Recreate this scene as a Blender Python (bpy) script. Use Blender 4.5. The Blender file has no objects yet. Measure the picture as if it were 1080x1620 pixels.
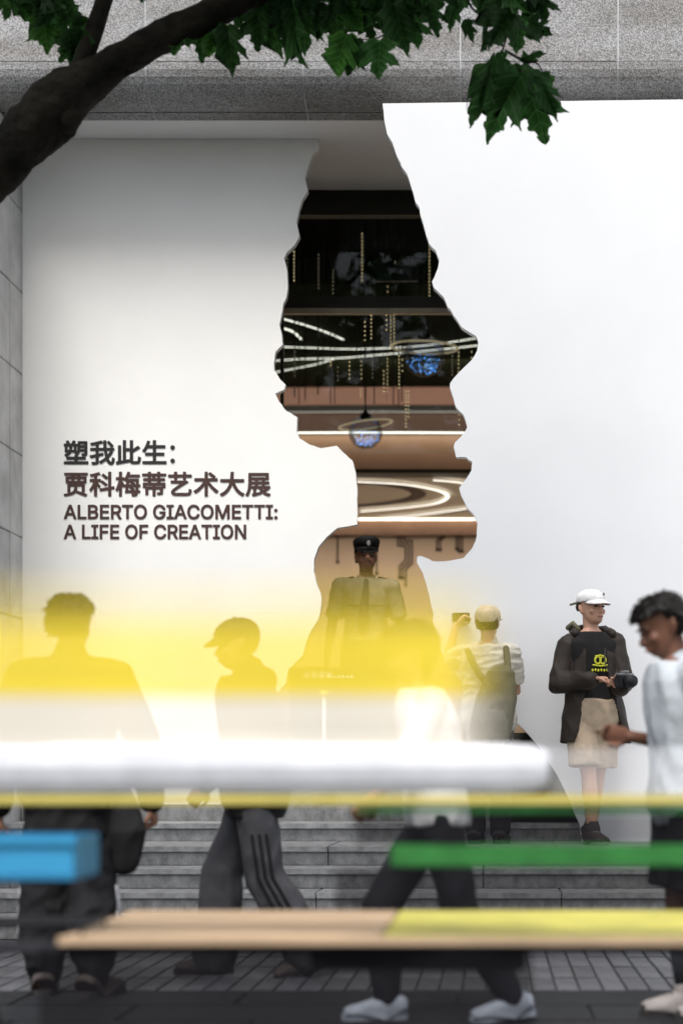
import bpy, bmesh, math, random
from mathutils import Vector, Matrix, noise
random.seed(7)
R = math.radians
scene = bpy.context.scene
COL = scene.collection

# ---------------------------------------------------------------- camera
F, PX, PY, CH = 2690.0, 780.0, 1225.0, 0.975      # focal length and principal point in photo pixels, eye height
cam = bpy.data.cameras.new('camera'); cam_o = bpy.data.objects.new('camera', cam); COL.objects.link(cam_o)
cam.sensor_fit = 'HORIZONTAL'; cam.sensor_width = 36.0; cam.lens = 36.0 * F / 1080.0
cam.shift_x = -(PX - 540.0) / 1080.0; cam.shift_y = (PY - 810.0) / 1080.0
cam_o.location = (0, 0, CH); cam_o.rotation_euler = (R(90), 0, 0)
cam.clip_start = 0.05; cam.clip_end = 3000
cam.dof.use_dof = True; cam.dof.focus_distance = 11.3; cam.dof.aperture_fstop = 1.7
scene.camera = cam_o

# ---------------------------------------------------------------- sky, sun, exposure (bright overcast)
SUN_EL, SUN_AZ = 62.0, 192.0      # azimuth: 180 = straight behind the camera
w = bpy.data.worlds.new('World'); scene.world = w; w.use_nodes = True
nt = w.node_tree; nt.nodes.clear()
sky = nt.nodes.new('ShaderNodeTexSky'); sky.sky_type = 'NISHITA'; sky.sun_disc = False
sky.sun_elevation = R(SUN_EL); sky.sun_rotation = R(SUN_AZ); sky.air_density = 1.0; sky.dust_density = 4.0; sky.ozone_density = 1.0
hs = nt.nodes.new('ShaderNodeHueSaturation'); hs.inputs['Saturation'].default_value = 0.55
bg = nt.nodes.new('ShaderNodeBackground'); bg.inputs['Strength'].default_value = 0.095
wo = nt.nodes.new('ShaderNodeOutputWorld')
nt.links.new(sky.outputs[0], hs.inputs['Color']); nt.links.new(hs.outputs[0], bg.inputs[0]); nt.links.new(bg.outputs[0], wo.inputs[0])
sun = bpy.data.lights.new('sun', 'SUN'); sun.energy = 1.5; sun.angle = R(24); sun.color = (1.0, 0.985, 0.96)
sun_o = bpy.data.objects.new('sun', sun); COL.objects.link(sun_o)
sd = Vector((math.sin(R(SUN_AZ)) * math.cos(R(SUN_EL)), math.cos(R(SUN_AZ)) * math.cos(R(SUN_EL)), math.sin(R(SUN_EL))))
sun_o.rotation_euler = sd.to_track_quat('Z', 'Y').to_euler()
vs = scene.view_settings; vs.view_transform = 'Standard'; vs.look = 'None'; vs.gamma = 1.0; vs.use_curve_mapping = False
vs.exposure = 1.33
scene.cycles.use_denoising = True
try: scene.cycles.denoiser = 'OPENIMAGEDENOISE'
except Exception: pass
scene.cycles.max_bounces = 10; scene.cycles.transparent_max_bounces = 12; scene.cycles.caustics_reflective = False; scene.cycles.caustics_refractive = False
scene.cycles.sample_clamp_indirect = 6.0

# ---------------------------------------------------------------- helpers
def P(px, py, d):
    """a point of the place at depth d metres, seen at photo pixel (px, py)"""
    return Vector(((px - PX) / F * d, d, CH + (PY - py) / F * d))

def tag(o, label=None, cat=None, group=None, kind=None):
    if label: o['label'] = label
    if cat: o['category'] = cat
    if group: o['group'] = group
    if kind: o['kind'] = kind
    return o

def empty(name, loc=(0, 0, 0), rz=0.0, label=None, cat=None, group=None, kind=None):
    o = bpy.data.objects.new(name, None); COL.objects.link(o)
    o.location = loc; o.rotation_euler = (0, 0, rz); o.empty_display_size = 0.1
    return tag(o, label, cat, group, kind)

def link(name, mesh, mat=None, parent=None, smooth=False, loc=None):
    o = bpy.data.objects.new(name, mesh); COL.objects.link(o)
    if mat and not mesh.materials: mesh.materials.append(mat)
    if parent: o.parent = parent
    if loc is not None: o.location = loc
    if smooth:
        for p in mesh.polygons: p.use_smooth = True
    return o

def bobj(name, bm, mat, parent=None, smooth=False, loc=None):
    bmesh.ops.recalc_face_normals(bm, faces=bm.faces)
    me = bpy.data.meshes.new(name); bm.to_mesh(me); bm.free()
    return link(name, me, mat, parent, smooth, loc)

def box(bm, x0, x1, y0, y1, z0, z1, bev=0.0):
    r = bmesh.ops.create_cube(bm, size=1.0)
    for v in r['verts']:
        v.co = Vector(((x0 + x1) / 2 + v.co.x * (x1 - x0), (y0 + y1) / 2 + v.co.y * (y1 - y0), (z0 + z1) / 2 + v.co.z * (z1 - z0)))
    if bev > 0:
        es = list({e for v in r['verts'] for e in v.link_edges})
        bmesh.ops.bevel(bm, geom=es, offset=bev, segments=2, affect='EDGES', clamp_overlap=True)
    return bm

def boxobj(name, b, mat, parent=None, bev=0.0):
    return bobj(name, box(bmesh.new(), *b, bev=bev), mat, parent)

def rings_loft(bm, rings, cap=True):
    vr = [[bm.verts.new(p) for p in r] for r in rings]; n = len(rings[0])
    for a, b in zip(vr[:-1], vr[1:]):
        for i in range(n):
            bm.faces.new((a[i], a[(i + 1) % n], b[(i + 1) % n], b[i]))
    if cap:
        bm.faces.new(vr[0][::-1]); bm.faces.new(vr[-1])

def tube(bm, pts, radii, n=12, flat=1.0, ref=(0, 0, 1), round_ends=True):
    """a tapering tube along pts; flat squeezes the section along ref"""
    pts = [Vector(p) for p in pts]
    if not hasattr(radii, '__len__'): radii = [radii] * len(pts)
    radii = list(radii); rings = []; ref = Vector(ref)
    m = len(pts); P2 = []; R2 = []
    if round_ends:
        t0 = (pts[0] - pts[1]).normalized(); t1 = (pts[-1] - pts[-2]).normalized()
        P2 += [pts[0] + t0 * radii[0] * 0.92, pts[0] + t0 * radii[0] * 0.6]; R2 += [radii[0] * 0.35, radii[0] * 0.78]
    P2 += pts; R2 += radii
    if round_ends:
        P2 += [pts[-1] + t1 * radii[-1] * 0.6, pts[-1] + t1 * radii[-1] * 0.92]; R2 += [radii[-1] * 0.78, radii[-1] * 0.35]
    m = len(P2); u_prev = None
    for i in range(m):
        t = (P2[min(i + 1, m - 1)] - P2[max(i - 1, 0)]).normalized()
        base = u_prev if u_prev is not None else ref
        v = t.cross(base)
        if v.length < 1e-4: v = t.cross(Vector((1, 0.2, 0.1)))
        v.normalize(); u = v.cross(t).normalized(); u_prev = u
        rings.append([P2[i] + u * math.cos(2 * math.pi * k / n) * R2[i] * flat + v * math.sin(2 * math.pi * k / n) * R2[i] for k in range(n)])
    rings_loft(bm, rings)

def ell(bm, c, rx, ry, rz, n=12, M=None):
    r = bmesh.ops.create_uvsphere(bm, u_segments=n, v_segments=max(6, n * 2 // 3), radius=1.0)
    for v in r['verts']:
        p = Vector((v.co.x * rx, v.co.y * ry, v.co.z * rz))
        if M is not None: p = M @ p
        v.co = p + Vector(c)

def spline(pts, k=6):
    """Catmull-Rom through pts"""
    pts = [Vector(p) for p in pts]; out = []
    for i in range(len(pts) - 1):
        p0 = pts[max(i - 1, 0)]; p1 = pts[i]; p2 = pts[i + 1]; p3 = pts[min(i + 2, len(pts) - 1)]
        for j in range(k):
            t = j / k
            out.append(0.5 * ((2 * p1) + (p2 - p0) * t + (2 * p0 - 5 * p1 + 4 * p2 - p3) * t * t + (3 * p1 - p0 - 3 * p2 + p3) * t ** 3))
    out.append(pts[-1]); return out

# ---------------------------------------------------------------- materials
def mat(name, col, rough=0.7, var=0.0, scale=8.0, bump=0.0, bscale=None, spec=0.3, metal=0.0, emit=None, estr=0.0, col2=None, stretch=(1, 1, 1), sheen=0.0, perobj=0.0, detail=4.0):
    m = bpy.data.materials.new(name); m.use_nodes = True; n = m.node_tree.nodes; l = m.node_tree.links
    b = n['Principled BSDF']; b.inputs['Roughness'].default_value = rough; b.inputs['Metallic'].default_value = metal
    b.inputs['Specular IOR Level'].default_value = spec
    c = (*col, 1)
    b.inputs['Base Color'].default_value = c
    if sheen: b.inputs['Sheen Weight'].default_value = sheen
    tc = n.new('ShaderNodeTexCoord'); mp = n.new('ShaderNodeMapping'); mp.inputs['Scale'].default_value = stretch
    l.new(tc.outputs['Object'], mp.inputs[0])
    if perobj or var:
        nz = n.new('ShaderNodeTexNoise'); nz.inputs['Scale'].default_value = scale; nz.inputs['Detail'].default_value = detail; nz.inputs['Roughness'].default_value = 0.62
        l.new(mp.outputs[0], nz.inputs['Vector'])
        rp = n.new('ShaderNodeValToRGB'); c2 = col2 or tuple(max(0, x * (1 - var)) for x in col)
        c1 = col if col2 else tuple(min(1, x * (1 + var * 0.6)) for x in col)
        rp.color_ramp.elements[0].position = 0.34; rp.color_ramp.elements[1].position = 0.68
        rp.color_ramp.elements[0].color = (*c2, 1); rp.color_ramp.elements[1].color = (*c1, 1)
        l.new(nz.outputs['Fac'], rp.inputs[0]); out = rp.outputs[0]
        if perobj:
            oi = n.new('ShaderNodeObjectInfo'); mr = n.new('ShaderNodeMapRange'); mr.inputs[3].default_value = 1 - perobj; mr.inputs[4].default_value = 1 + perobj
            l.new(oi.outputs['Random'], mr.inputs[0]); hv = n.new('ShaderNodeHueSaturation'); l.new(mr.outputs[0], hv.inputs['Value']); l.new(out, hv.inputs['Color']); out = hv.outputs[0]
        l.new(out, b.inputs['Base Color'])
    if bump:
        nb = n.new('ShaderNodeTexNoise'); nb.inputs['Scale'].default_value = bscale or scale * 3; nb.inputs['Detail'].default_value = 5
        l.new(mp.outputs[0], nb.inputs['Vector']); bp = n.new('ShaderNodeBump'); bp.inputs['Strength'].default_value = bump; bp.inputs['Distance'].default_value = 0.02
        l.new(nb.outputs['Fac'], bp.inputs['Height']); l.new(bp.outputs[0], b.inputs['Normal'])
    if emit:
        b.inputs['Emission Color'].default_value = (*emit, 1); b.inputs['Emission Strength'].default_value = estr
    return m

def aggregate(name, dark, light, sc=120.0, stain=0.35):
    """exposed pebble-dash concrete: salt and pepper grains, soft weather stains"""
    m = bpy.data.materials.new(name); m.use_nodes = True; n = m.node_tree.nodes; l = m.node_tree.links; b = n['Principled BSDF']
    b.inputs['Roughness'].default_value = 0.9; b.inputs['Specular IOR Level'].default_value = 0.15
    geo = n.new('ShaderNodeNewGeometry')
    vo = n.new('ShaderNodeTexVoronoi'); vo.inputs['Scale'].default_value = sc; l.new(geo.outputs['Position'], vo.inputs['Vector'])
    sep = n.new('ShaderNodeSeparateColor'); l.new(vo.outputs['Color'], sep.inputs[0])
    rp = n.new('ShaderNodeValToRGB'); e = rp.color_ramp.elements
    e[0].position = 0.18; e[0].color = (*dark, 1); e[1].position = 0.85; e[1].color = (*light, 1)
    l.new(sep.outputs[0], rp.inputs[0])
    nz = n.new('ShaderNodeTexNoise'); nz.inputs['Scale'].default_value = 1.6; nz.inputs['Detail'].default_value = 5
    mp = n.new('ShaderNodeMapping'); mp.inputs['Scale'].default_value = (0.6, 1, 3.0); l.new(geo.outputs['Position'], mp.inputs[0]); l.new(mp.outputs[0], nz.inputs['Vector'])
    r2 = n.new('ShaderNodeValToRGB'); r2.color_ramp.elements[0].position = 0.35; r2.color_ramp.elements[1].position = 0.65
    r2.color_ramp.elements[0].color = (1 - stain, 1 - stain * 1.08, 1 - stain * 1.2, 1); r2.color_ramp.elements[1].color = (1, 1, 1, 1)
    l.new(nz.outputs['Fac'], r2.inputs[0])
    mx = n.new('ShaderNodeMix'); mx.data_type = 'RGBA'; mx.blend_type = 'MULTIPLY'; mx.inputs['Factor'].default_value = 1.0
    l.new(rp.outputs[0], mx.inputs['A']); l.new(r2.outputs[0], mx.inputs['B']); l.new(mx.outputs['Result'], b.inputs['Base Color'])
    bp = n.new('ShaderNodeBump'); bp.inputs['Strength'].default_value = 0.5; bp.inputs['Distance'].default_value = 0.006
    l.new(vo.outputs['Distance'], bp.inputs['Height']); l.new(bp.outputs[0], b.inputs['Normal'])
    return m

def emission(name, col, s):
    m = bpy.data.materials.new(name); m.use_nodes = True; n = m.node_tree.nodes; n.clear()
    e = n.new('ShaderNodeEmission'); e.inputs[0].default_value = (*col, 1); e.inputs[1].default_value = s
    o = n.new('ShaderNodeOutputMaterial'); m.node_tree.links.new(e.outputs[0], o.inputs[0]); return m

def glassy(name, tint=(1, 1, 1), refl=0.05, rough=0.02):
    m = bpy.data.materials.new(name); m.use_nodes = True; n = m.node_tree.nodes; l = m.node_tree.links; n.clear()
    t = n.new('ShaderNodeBsdfTransparent'); t.inputs[0].default_value = (*tint, 1)
    g = n.new('ShaderNodeBsdfGlossy'); g.inputs['Roughness'].default_value = rough
    fr = n.new('ShaderNodeLayerWeight'); fr.inputs[0].default_value = 0.25
    ml = n.new('ShaderNodeMath'); ml.operation = 'MULTIPLY_ADD'; ml.inputs[1].default_value = 0.6; ml.inputs[2].default_value = refl; l.new(fr.outputs['Fresnel'], ml.inputs[0])
    mx = n.new('ShaderNodeMixShader'); l.new(ml.outputs[0], mx.inputs[0]); l.new(t.outputs[0], mx.inputs[1]); l.new(g.outputs[0], mx.inputs[2])
    o = n.new('ShaderNodeOutputMaterial'); l.new(mx.outputs[0], o.inputs[0]); return m

def veil_mat(name, col, cover, stops=None, xfade=None):
    """haze and dark smears put into a thin sheet: part clear, part diffuse from both faces"""
    m = bpy.data.materials.new(name); m.use_nodes = True; n = m.node_tree.nodes; l = m.node_tree.links; n.clear()
    t = n.new('ShaderNodeBsdfTransparent'); d = n.new('ShaderNodeBsdfDiffuse'); tr = n.new('ShaderNodeBsdfTranslucent')
    d.inputs[0].default_value = (*col, 1); tr.inputs[0].default_value = (*col, 1)
    tc = n.new('ShaderNodeTexCoord'); mp = n.new('ShaderNodeMapping'); mp.inputs['Scale'].default_value = (0.35, 1, 14); l.new(tc.outputs['Object'], mp.inputs[0])
    nz = n.new('ShaderNodeTexNoise'); nz.inputs['Scale'].default_value = 1.5; nz.inputs['Detail'].default_value = 3; l.new(mp.outputs[0], nz.inputs['Vector'])
    mr = n.new('ShaderNodeMapRange'); mr.inputs[3].default_value = 0.86; mr.inputs[4].default_value = 1.14; l.new(nz.outputs['Fac'], mr.inputs[0])
    if stops:      # painted haze: tint and density change with height
        sx = n.new('ShaderNodeSeparateXYZ'); l.new(tc.outputs['Object'], sx.inputs[0])
        hz = n.new('ShaderNodeMapRange'); hz.inputs[1].default_value = stops[0][0]; hz.inputs[2].default_value = stops[-1][0]; l.new(sx.outputs['Z'], hz.inputs[0])
        rc = n.new('ShaderNodeValToRGB'); ra = n.new('ShaderNodeValToRGB')
        for q in (rc, ra):
            while len(q.color_ramp.elements) < len(stops): q.color_ramp.elements.new(0.5)
        for i, (z_, c_, a_) in enumerate(stops):
            t_ = (z_ - stops[0][0]) / (stops[-1][0] - stops[0][0])
            rc.color_ramp.elements[i].position = t_; rc.color_ramp.elements[i].color = (*c_, 1); ra.color_ramp.elements[i].position = t_; ra.color_ramp.elements[i].color = (a_, a_, a_, 1)
        l.new(hz.outputs[0], rc.inputs[0]); l.new(hz.outputs[0], ra.inputs[0]); l.new(rc.outputs[0], d.inputs[0]); l.new(rc.outputs[0], tr.inputs[0])
    cv = n.new('ShaderNodeMath'); cv.operation = 'MULTIPLY'; cv.inputs[1].default_value = cover; l.new(mr.outputs[0], cv.inputs[0])
    if stops: l.new(ra.outputs[0], cv.inputs[1])
    if xfade:      # the painted haze thins out towards the free end
        xf = n.new('ShaderNodeMapRange'); xf.interpolation_type = 'SMOOTHSTEP'; xf.inputs[1].default_value = xfade[0]; xf.inputs[2].default_value = xfade[1]; xf.inputs[3].default_value = 1.0; xf.inputs[4].default_value = 0.03
        sx2 = n.new('ShaderNodeSeparateXYZ'); l.new(tc.outputs['Object'], sx2.inputs[0]); l.new(sx2.outputs['X'], xf.inputs[0])
        c2 = n.new('ShaderNodeMath'); c2.operation = 'MULTIPLY'; l.new(cv.outputs[0], c2.inputs[0]); l.new(xf.outputs[0], c2.inputs[1]); cv = c2
    a = n.new('ShaderNodeMixShader'); a.inputs[0].default_value = 0.15; l.new(d.outputs[0], a.inputs[1]); l.new(tr.outputs[0], a.inputs[2])
    b = n.new('ShaderNodeMixShader'); l.new(cv.outputs[0], b.inputs[0]); l.new(t.outputs[0], b.inputs[1]); l.new(a.outputs[0], b.inputs[2])
    o = n.new('ShaderNodeOutputMaterial'); l.new(b.outputs[0], o.inputs[0]); return m

M = {}
M['pebble'] = aggregate('pebble_concrete', (0.20, 0.20, 0.198), (0.52, 0.52, 0.525), 165.0, 0.3)
M['grout'] = mat('grout', (0.62, 0.63, 0.65), 0.9, 0.15, 5)
M['pierstone'] = mat('pier_stone', (0.56, 0.55, 0.54), 0.75, 0.22, 3.0, 0.15, 40, perobj=0.06)
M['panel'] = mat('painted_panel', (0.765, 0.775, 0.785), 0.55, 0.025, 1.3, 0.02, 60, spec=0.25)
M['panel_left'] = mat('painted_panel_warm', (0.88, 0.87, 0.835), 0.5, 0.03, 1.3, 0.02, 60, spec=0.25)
M['white'] = mat('white_paint', (0.88, 0.88, 0.88), 0.6, 0.03, 2)
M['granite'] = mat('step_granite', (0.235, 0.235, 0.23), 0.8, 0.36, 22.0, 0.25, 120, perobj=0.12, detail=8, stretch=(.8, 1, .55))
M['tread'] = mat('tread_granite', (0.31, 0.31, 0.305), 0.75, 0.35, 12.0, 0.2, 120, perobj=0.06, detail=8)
M['paver'] = mat('paver_stone', (0.062, 0.064, 0.072), 0.55, 0.4, 9.0, 0.3, 70, spec=0.4, perobj=0.22, stretch=(1, 0.35, 1))
M['mortar'] = mat('paver_joint', (0.03, 0.03, 0.032), 0.9, 0.3, 30)
M['kerb'] = mat('kerb_granite', (0.010, 0.011, 0.013), 0.7, 0.4, 14.0, 0.3, 90, spec=0.2, perobj=0.15)
M['asphalt'] = mat('asphalt', (0.045, 0.045, 0.048), 0.85, 0.4, 40.0, 0.5, 160)
M['ink'] = mat('title_black', (0.022, 0.021, 0.02), 0.6, 0.1, 10)
M['inkbrown'] = mat('title_brown', (0.062, 0.032, 0.026), 0.6, 0.1, 10)

# ================================================================ THE SETTING
def structure(name, mesh_or_bm, m): return tag(bobj(name, mesh_or_bm, m), kind='structure')

# road: one sheet to the horizon, 13 cm below the pavement
bm = bmesh.new(); v = [bm.verts.new(p) for p in ((-900, -900, -0.13), (900, -900, -0.13), (900, 1500, -0.13), (-900, 1500, -0.13))]; bm.faces.new(v)
structure('road', bm, M['asphalt'])
# pavement: bedding slab with single long pavers on it
pav = structure('pavement', box(bmesh.new(), -30, 30, 7.66, 9.998, -0.25, -0.012), M['mortar'])
PW, PL = 0.1062, 0.46
pm = bpy.data.meshes.new('paver'); b_ = box(bmesh.new(), -PW / 2 + 0.0045, PW / 2 - 0.0045, -PL / 2 + 0.005, PL / 2 - 0.005, -0.03, 0.0, 0.003); b_.to_mesh(pm); b_.free(); pm.materials.append(M['paver'])
for i in range(-31, 17):
    for j in range(5):
        y = 7.665 + PL / 2 + j * (PL + 0.006)
        o = link('paver', pm, None, pav, loc=(0.02 + i * PW, y, random.uniform(-0.002, 0.002)))
        o.rotation_euler = (random.uniform(-0.006, 0.006), random.uniform(-0.012, 0.012), random.uniform(-0.006, 0.006))
# the same paving further off to both sides, too far out to pick apart
for x0, x1 in ((-30, -3.34), (1.78, 30)):
    bm = bmesh.new()
    k = int((x1 - x0) / PW)
    for i in range(k):
        for j in range(5):
            y = 7.665 + j * (PL + 0.006); x = x0 + i * PW
            box(bm, x + 0.0045, x + PW - 0.0045, y + 0.005, y + PL - 0.005, -0.02, random.uniform(-0.002, 0.002))
    tag(bobj('paving_run', bm, M['paver'], pav), kind='stuff')
# dark granite edge of the pavement: bed and single kerb slabs in two rows
kerb = structure('kerb', box(bmesh.new(), -30, 30, 6.42, 7.655, -0.3, -0.02), M['mortar'])
for i in range(-9, 8):
    for r_, (y0, y1) in enumerate(((6.40, 6.74), (6.75, 7.19), (7.2, 7.652))):
        x = i * 0.95 + r_ * 0.4
        o = bobj('kerb_slab', box(bmesh.new(), x + 0.004, x + 0.946, y0, y1, -0.2, -0.001 - 0.003 * random.random(), 0.006), M['kerb'], kerb)

# entrance steps, each of riser slabs and overhanging tread slabs
SH = 0.125
steps = structure('entrance_steps', box(bmesh.new(), -14, 14, 11.3, 12.55, -0.2, 0.44), M['granite'])
SY = [10.0, 10.38, 10.76, 11.14, 12.0]; SB = [10.40, 10.78, 11.16, 12.02, 12.64]
for k in range(5):
    z1 = SH * (k + 1)
    for i in range(-6, 6):
        x0 = i * 1.5 + (0.42 if k % 2 else -0.06) ; x1 = x0 + 1.494
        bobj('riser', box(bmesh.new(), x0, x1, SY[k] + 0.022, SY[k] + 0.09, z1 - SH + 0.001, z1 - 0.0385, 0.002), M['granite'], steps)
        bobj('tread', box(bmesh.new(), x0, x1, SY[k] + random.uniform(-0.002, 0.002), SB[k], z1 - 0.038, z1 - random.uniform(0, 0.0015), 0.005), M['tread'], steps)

# ================================================================ THE MUSEUM BUILDING
bld = empty('museum_building', (0, 13, 0), label='pebble-dashed concrete museum front with curved canopy edge and dark glazed lobby', cat='building')
IB = Vector((0, 13, 0))
def bpart(name, bm, m, smooth=False, parent=None):
    """a part of the building, mesh given in world coordinates"""
    for vtx in bm.verts: vtx.co -= IB
    o = bobj(name, bm, m, parent or bld, smooth); return o
def bbox(name, b, m, bev=0.0, parent=None): return bpart(name, box(bmesh.new(), *b, bev=bev), m, parent=parent)

# canopy edge: pebble panels in three rows over a lighter grout bed
prof_mid = []
for k in range(9):
    a = math.pi / 2 * k / 8
    prof_mid.append((12.0 + 0.27 * (1 - math.cos(a)) , 6.005 - 0.245 * math.sin(a)))
rows = [[(12.0, 7.9), (12.0, 6.012)], prof_mid, [(12.285, 5.757), (12.38, 5.738)]]
JX = [-0.232 + 1.112 * i for i in range(-8, 8)]
for r_, pr in enumerate(rows):
    for i in range(len(JX) - 1):
        x0, x1 = JX[i] + 0.005, JX[i + 1] - 0.005
        bm = bmesh.new(); fr = []; bk = []
        dy = random.uniform(-0.002, 0.001)
        off = 0.05
        for x in (x0, x1):
            fr.append([bm.verts.new((x, y + dy, z)) for y, z in pr]); bk.append([bm.verts.new((x, y + off, z + (0.05 if r_ else 0))) for y, z in pr])
        for q in range(len(pr) - 1):
            bm.faces.new((fr[0][q], fr[1][q], fr[1][q + 1], fr[0][q + 1])); bm.faces.new((bk[0][q], bk[0][q + 1], bk[1][q + 1], bk[1][q]))
            for s_ in (0, 1): bm.faces.new((fr[s_][q], fr[s_][q + 1], bk[s_][q + 1], bk[s_][q]))
        for q in (0, -1): bm.faces.new((fr[0][q], fr[1][q], bk[1][q], bk[0][q]))
        o = bpart('canopy_panel', bm, M['pebble'])
bm = bmesh.new()
pr = [(12.005, 7.9), (12.005, 6.01)] + [(y + 0.004, z + 0.005) for y, z in prof_mid[1:]] + [(12.29, 5.764), (12.384, 5.744), (12.75, 5.80), (12.75, 7.9)]
fr = [[bm.verts.new((x, y, z)) for y, z in pr] for x in (-9.12, 8.0)]
n_ = len(pr)
for q in range(n_): bm.faces.new((fr[0][q], fr[1][q], fr[1][(q + 1) % n_], fr[0][(q + 1) % n_]))
bm.faces.new(fr[0]); bm.faces.new(fr[1][::-1])
bpart('joint_bed', bm, M['grout'])
bbox('upper_wall', (-9.12, 8.0, 12.06, 12.7, 7.91, 13.0), M['pebble'])
bbox('soffit', (-9.1, 8.0, 12.385, 13.88, 5.742, 5.79), M['white'])
# stone pier left of the entrance, coursed blocks
M['pierbed'] = mat('pier_bed', (0.12, 0.12, 0.13), 0.9, 0.2, 10)
bbox('pier_core', (-4.7, -3.56, 11.63, 12.98, -0.1, 5.735), M['pierbed'])
z = 0.3; k = 0
while z < 5.7:
    z1 = min(z + 0.612, 5.732)
    for (y0, y1) in ((11.6, 12.42), (12.426, 13.0)):
        bbox('pier_block', (-4.72, -3.53 + random.uniform(-0.002, 0.002), y0, y1, z + 0.003, z1 - 0.003), M['pierstone'], 0.005)
    z = z1; k += 1
bbox('side_wall', (-9.1, -4.74, 12.4, 13.0, -0.1, 5.735), M['pierstone'])
bbox('side_wall', (4.6, 8.0, 12.4, 13.0, -0.1, 5.735), M['pierstone'])

# inner flight and lobby floor
for k, y in enumerate((12.66, 12.9, 13.14)):
    bbox('inner_step', (-3.5, 4.5, y, 13.5, 0.6 + SH * k, 0.625 + SH * (k + 1)), M['granite'], 0.006)
M['lobbyfloor'] = mat('lobby_floor', (0.74, 0.70, 0.63), 0.5, 0.1, 1.0)
bbox('lobby_floor', (-7, 8, 13.505, 27, 0.8, 1.002), M['lobbyfloor'])
M['black'] = mat('black_frame', (0.012, 0.012, 0.0060), 0.45, 0.2, 10)
M['blackwall'] = mat('dark_lobby_lining', (0.010, 0.011, 0.0060), 0.8, 0.3, 2)
M['bronze'] = mat('bronze_trim', (0.30, 0.26, 0.20), 0.4, 0.2, 5, metal=0.6)
bbox('lobby_side', (-7.2, -7.0, 13.0, 27, 0.8, 9), M['blackwall']); bbox('lobby_side', (8, 8.2, 13.0, 27, 0.8, 9), M['blackwall'])
bbox('lobby_back', (-7, 8, 27, 27.2, 0.8, 9), M['blackwall']); bbox('lobby_roof', (-7.2, 8.2, 12.8, 27.2, 9, 9.2), M['blackwall'])
bbox('lobby_front', (-7.0, 8.0, 13.95, 14.05, 5.8, 9), M['blackwall'])
# glazing at 13.9: header, transom, mullions, panes
def zy(py, d): return CH + (PY - py) / F * d
GY = 13.9
bbox('header', (-7, 8, GY - 0.04, GY + 0.06, zy(342, GY), 5.741), M['black'])
bbox('transom', (-7, 8, GY - 0.03, GY + 0.06, zy(488, GY), zy(470, GY)), M['black'])
bbox('transom_trim', (-7, 8, GY - 0.036, GY + 0.02, zy(497, GY), zy(489, GY)), M['bronze'])
M['glass'] = glassy('clear_glass', (0.93, 0.96, 0.95), 0.0)
mx = [-6.9, -4.1] + [P(446, 500, GY).x, P(446, 500, GY).x + 3.2, P(446, 500, GY).x + 6.2, 7.9]
for x in mx[1:-1]: bbox('mullion', (x - 0.012, x + 0.012, GY - 0.02, GY + 0.04, 3.6, zy(342, GY)), M['black'])
for i in range(len(mx) - 1):
    bbox('pane', (mx[i] + 0.014, mx[i + 1] - 0.014, GY, GY + 0.01, zy(470, GY) + 0.002, zy(342, GY) - 0.002), M['glass'])
    bbox('pane', (mx[i] + 0.014, mx[i + 1] - 0.014, GY, GY + 0.01, 3.6, zy(497, GY) - 0.002), M['glass'])

# lobby ceiling with light lines, galleries, back wall
M['lobbyceil'] = mat('lobby_ceiling', (0.014, 0.020, 0.008), 0.9, 0.3, 1.5, spec=0.08)
bbox('lobby_ceiling', (-7, 8, 17.5, 22.3, 6.02, 6.3), M['lobbyceil'])
M['leddim'] = emission('led_dim', (1.0, 0.9, 0.8), 0.25)
M['led'] = emission('led_white', (1.0, 0.95, 0.84), 0.9)
def ceil_led(pts, z, r=0.02, m='led'):
    q = [P(x, y, (z - CH) * F / (PY - y)) for x, y in pts]
    q = spline(q, 8); bm = bmesh.new(); tube(bm, q, r, 8); bpart('light_line', bm, M[m], True)
ceil_led([(440, 502), (482, 514), (515, 525), (543, 537)], 5.99, 0.0060)
ceil_led([(440, 517), (462, 524), (476, 536)], 5.99, 0.008)
ceil_led([(430, 548), (490, 550), (560, 552), (640, 549), (700, 543), (770, 532)], 5.99, 0.0042)
ceil_led([(420, 572), (470, 568), (540, 566), (600, 561), (660, 556), (740, 548), (800, 540)], 5.99, 0.0042)
ceil_led([(420, 592), (455, 585), (500, 576), (530, 567)], 5.99, 0.0042)
def band(name, y0, y1, d, m, th=0.25, sag=0.0):
    """a gently bowed gallery front; sag pushes its middle back"""
    bm = bmesh.new(); rf = []; xs = [-7 + 15 * k / 24 for k in range(25)]
    z0, z1 = zy(y1, d), zy(y0, d); rings = []
    for x in xs:
        yy = d + sag * ((x + 1.2) / 6) ** 2
        rings.append([Vector((x, yy, z0)), Vector((x, yy, z1)), Vector((x, yy + th, z1)), Vector((x, yy + th, z0))])
    rings_loft(bm, rings); return bpart(name, bm, m)
M['rose'] = mat('rose_plaster', (0.42, 0.25, 0.19), 0.6, 0.06, 2)
M['brownp'] = mat('brown_plaster', (0.15, 0.095, 0.07), 0.6, 0.08, 2)
M['cocoaplaster'] = mat('cocoa_plaster', (0.40, 0.26, 0.18), 0.6, 0.06, 2)
M['tan'] = mat('tan_plaster', (0.52, 0.41, 0.315), 0.6, 0.05, 2)
band('gallery_front', 612, 640, 22.0, M['rose'], 0.3, 0.5)
band('gallery_gap', 640, 651, 22.02, M['black'], 0.3, 0.5)
band('gallery_wall', 651, 735, 22.05, M['brownp'], 0.3, 0.5)
band('light_line', 650.6, 651.4, 21.98, M['leddim'], 0.02, 0.5)
band('mezzanine_front', 684, 742, 18.0, M['cocoaplaster'], 0.2, 0.6)
band('mezzanine_top', 682.8, 684, 17.93, M['led'], 0.05, 0.6)
band('mezzanine_edge', 742, 748, 17.98, M['black'], 0.3, 0.6)
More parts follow.
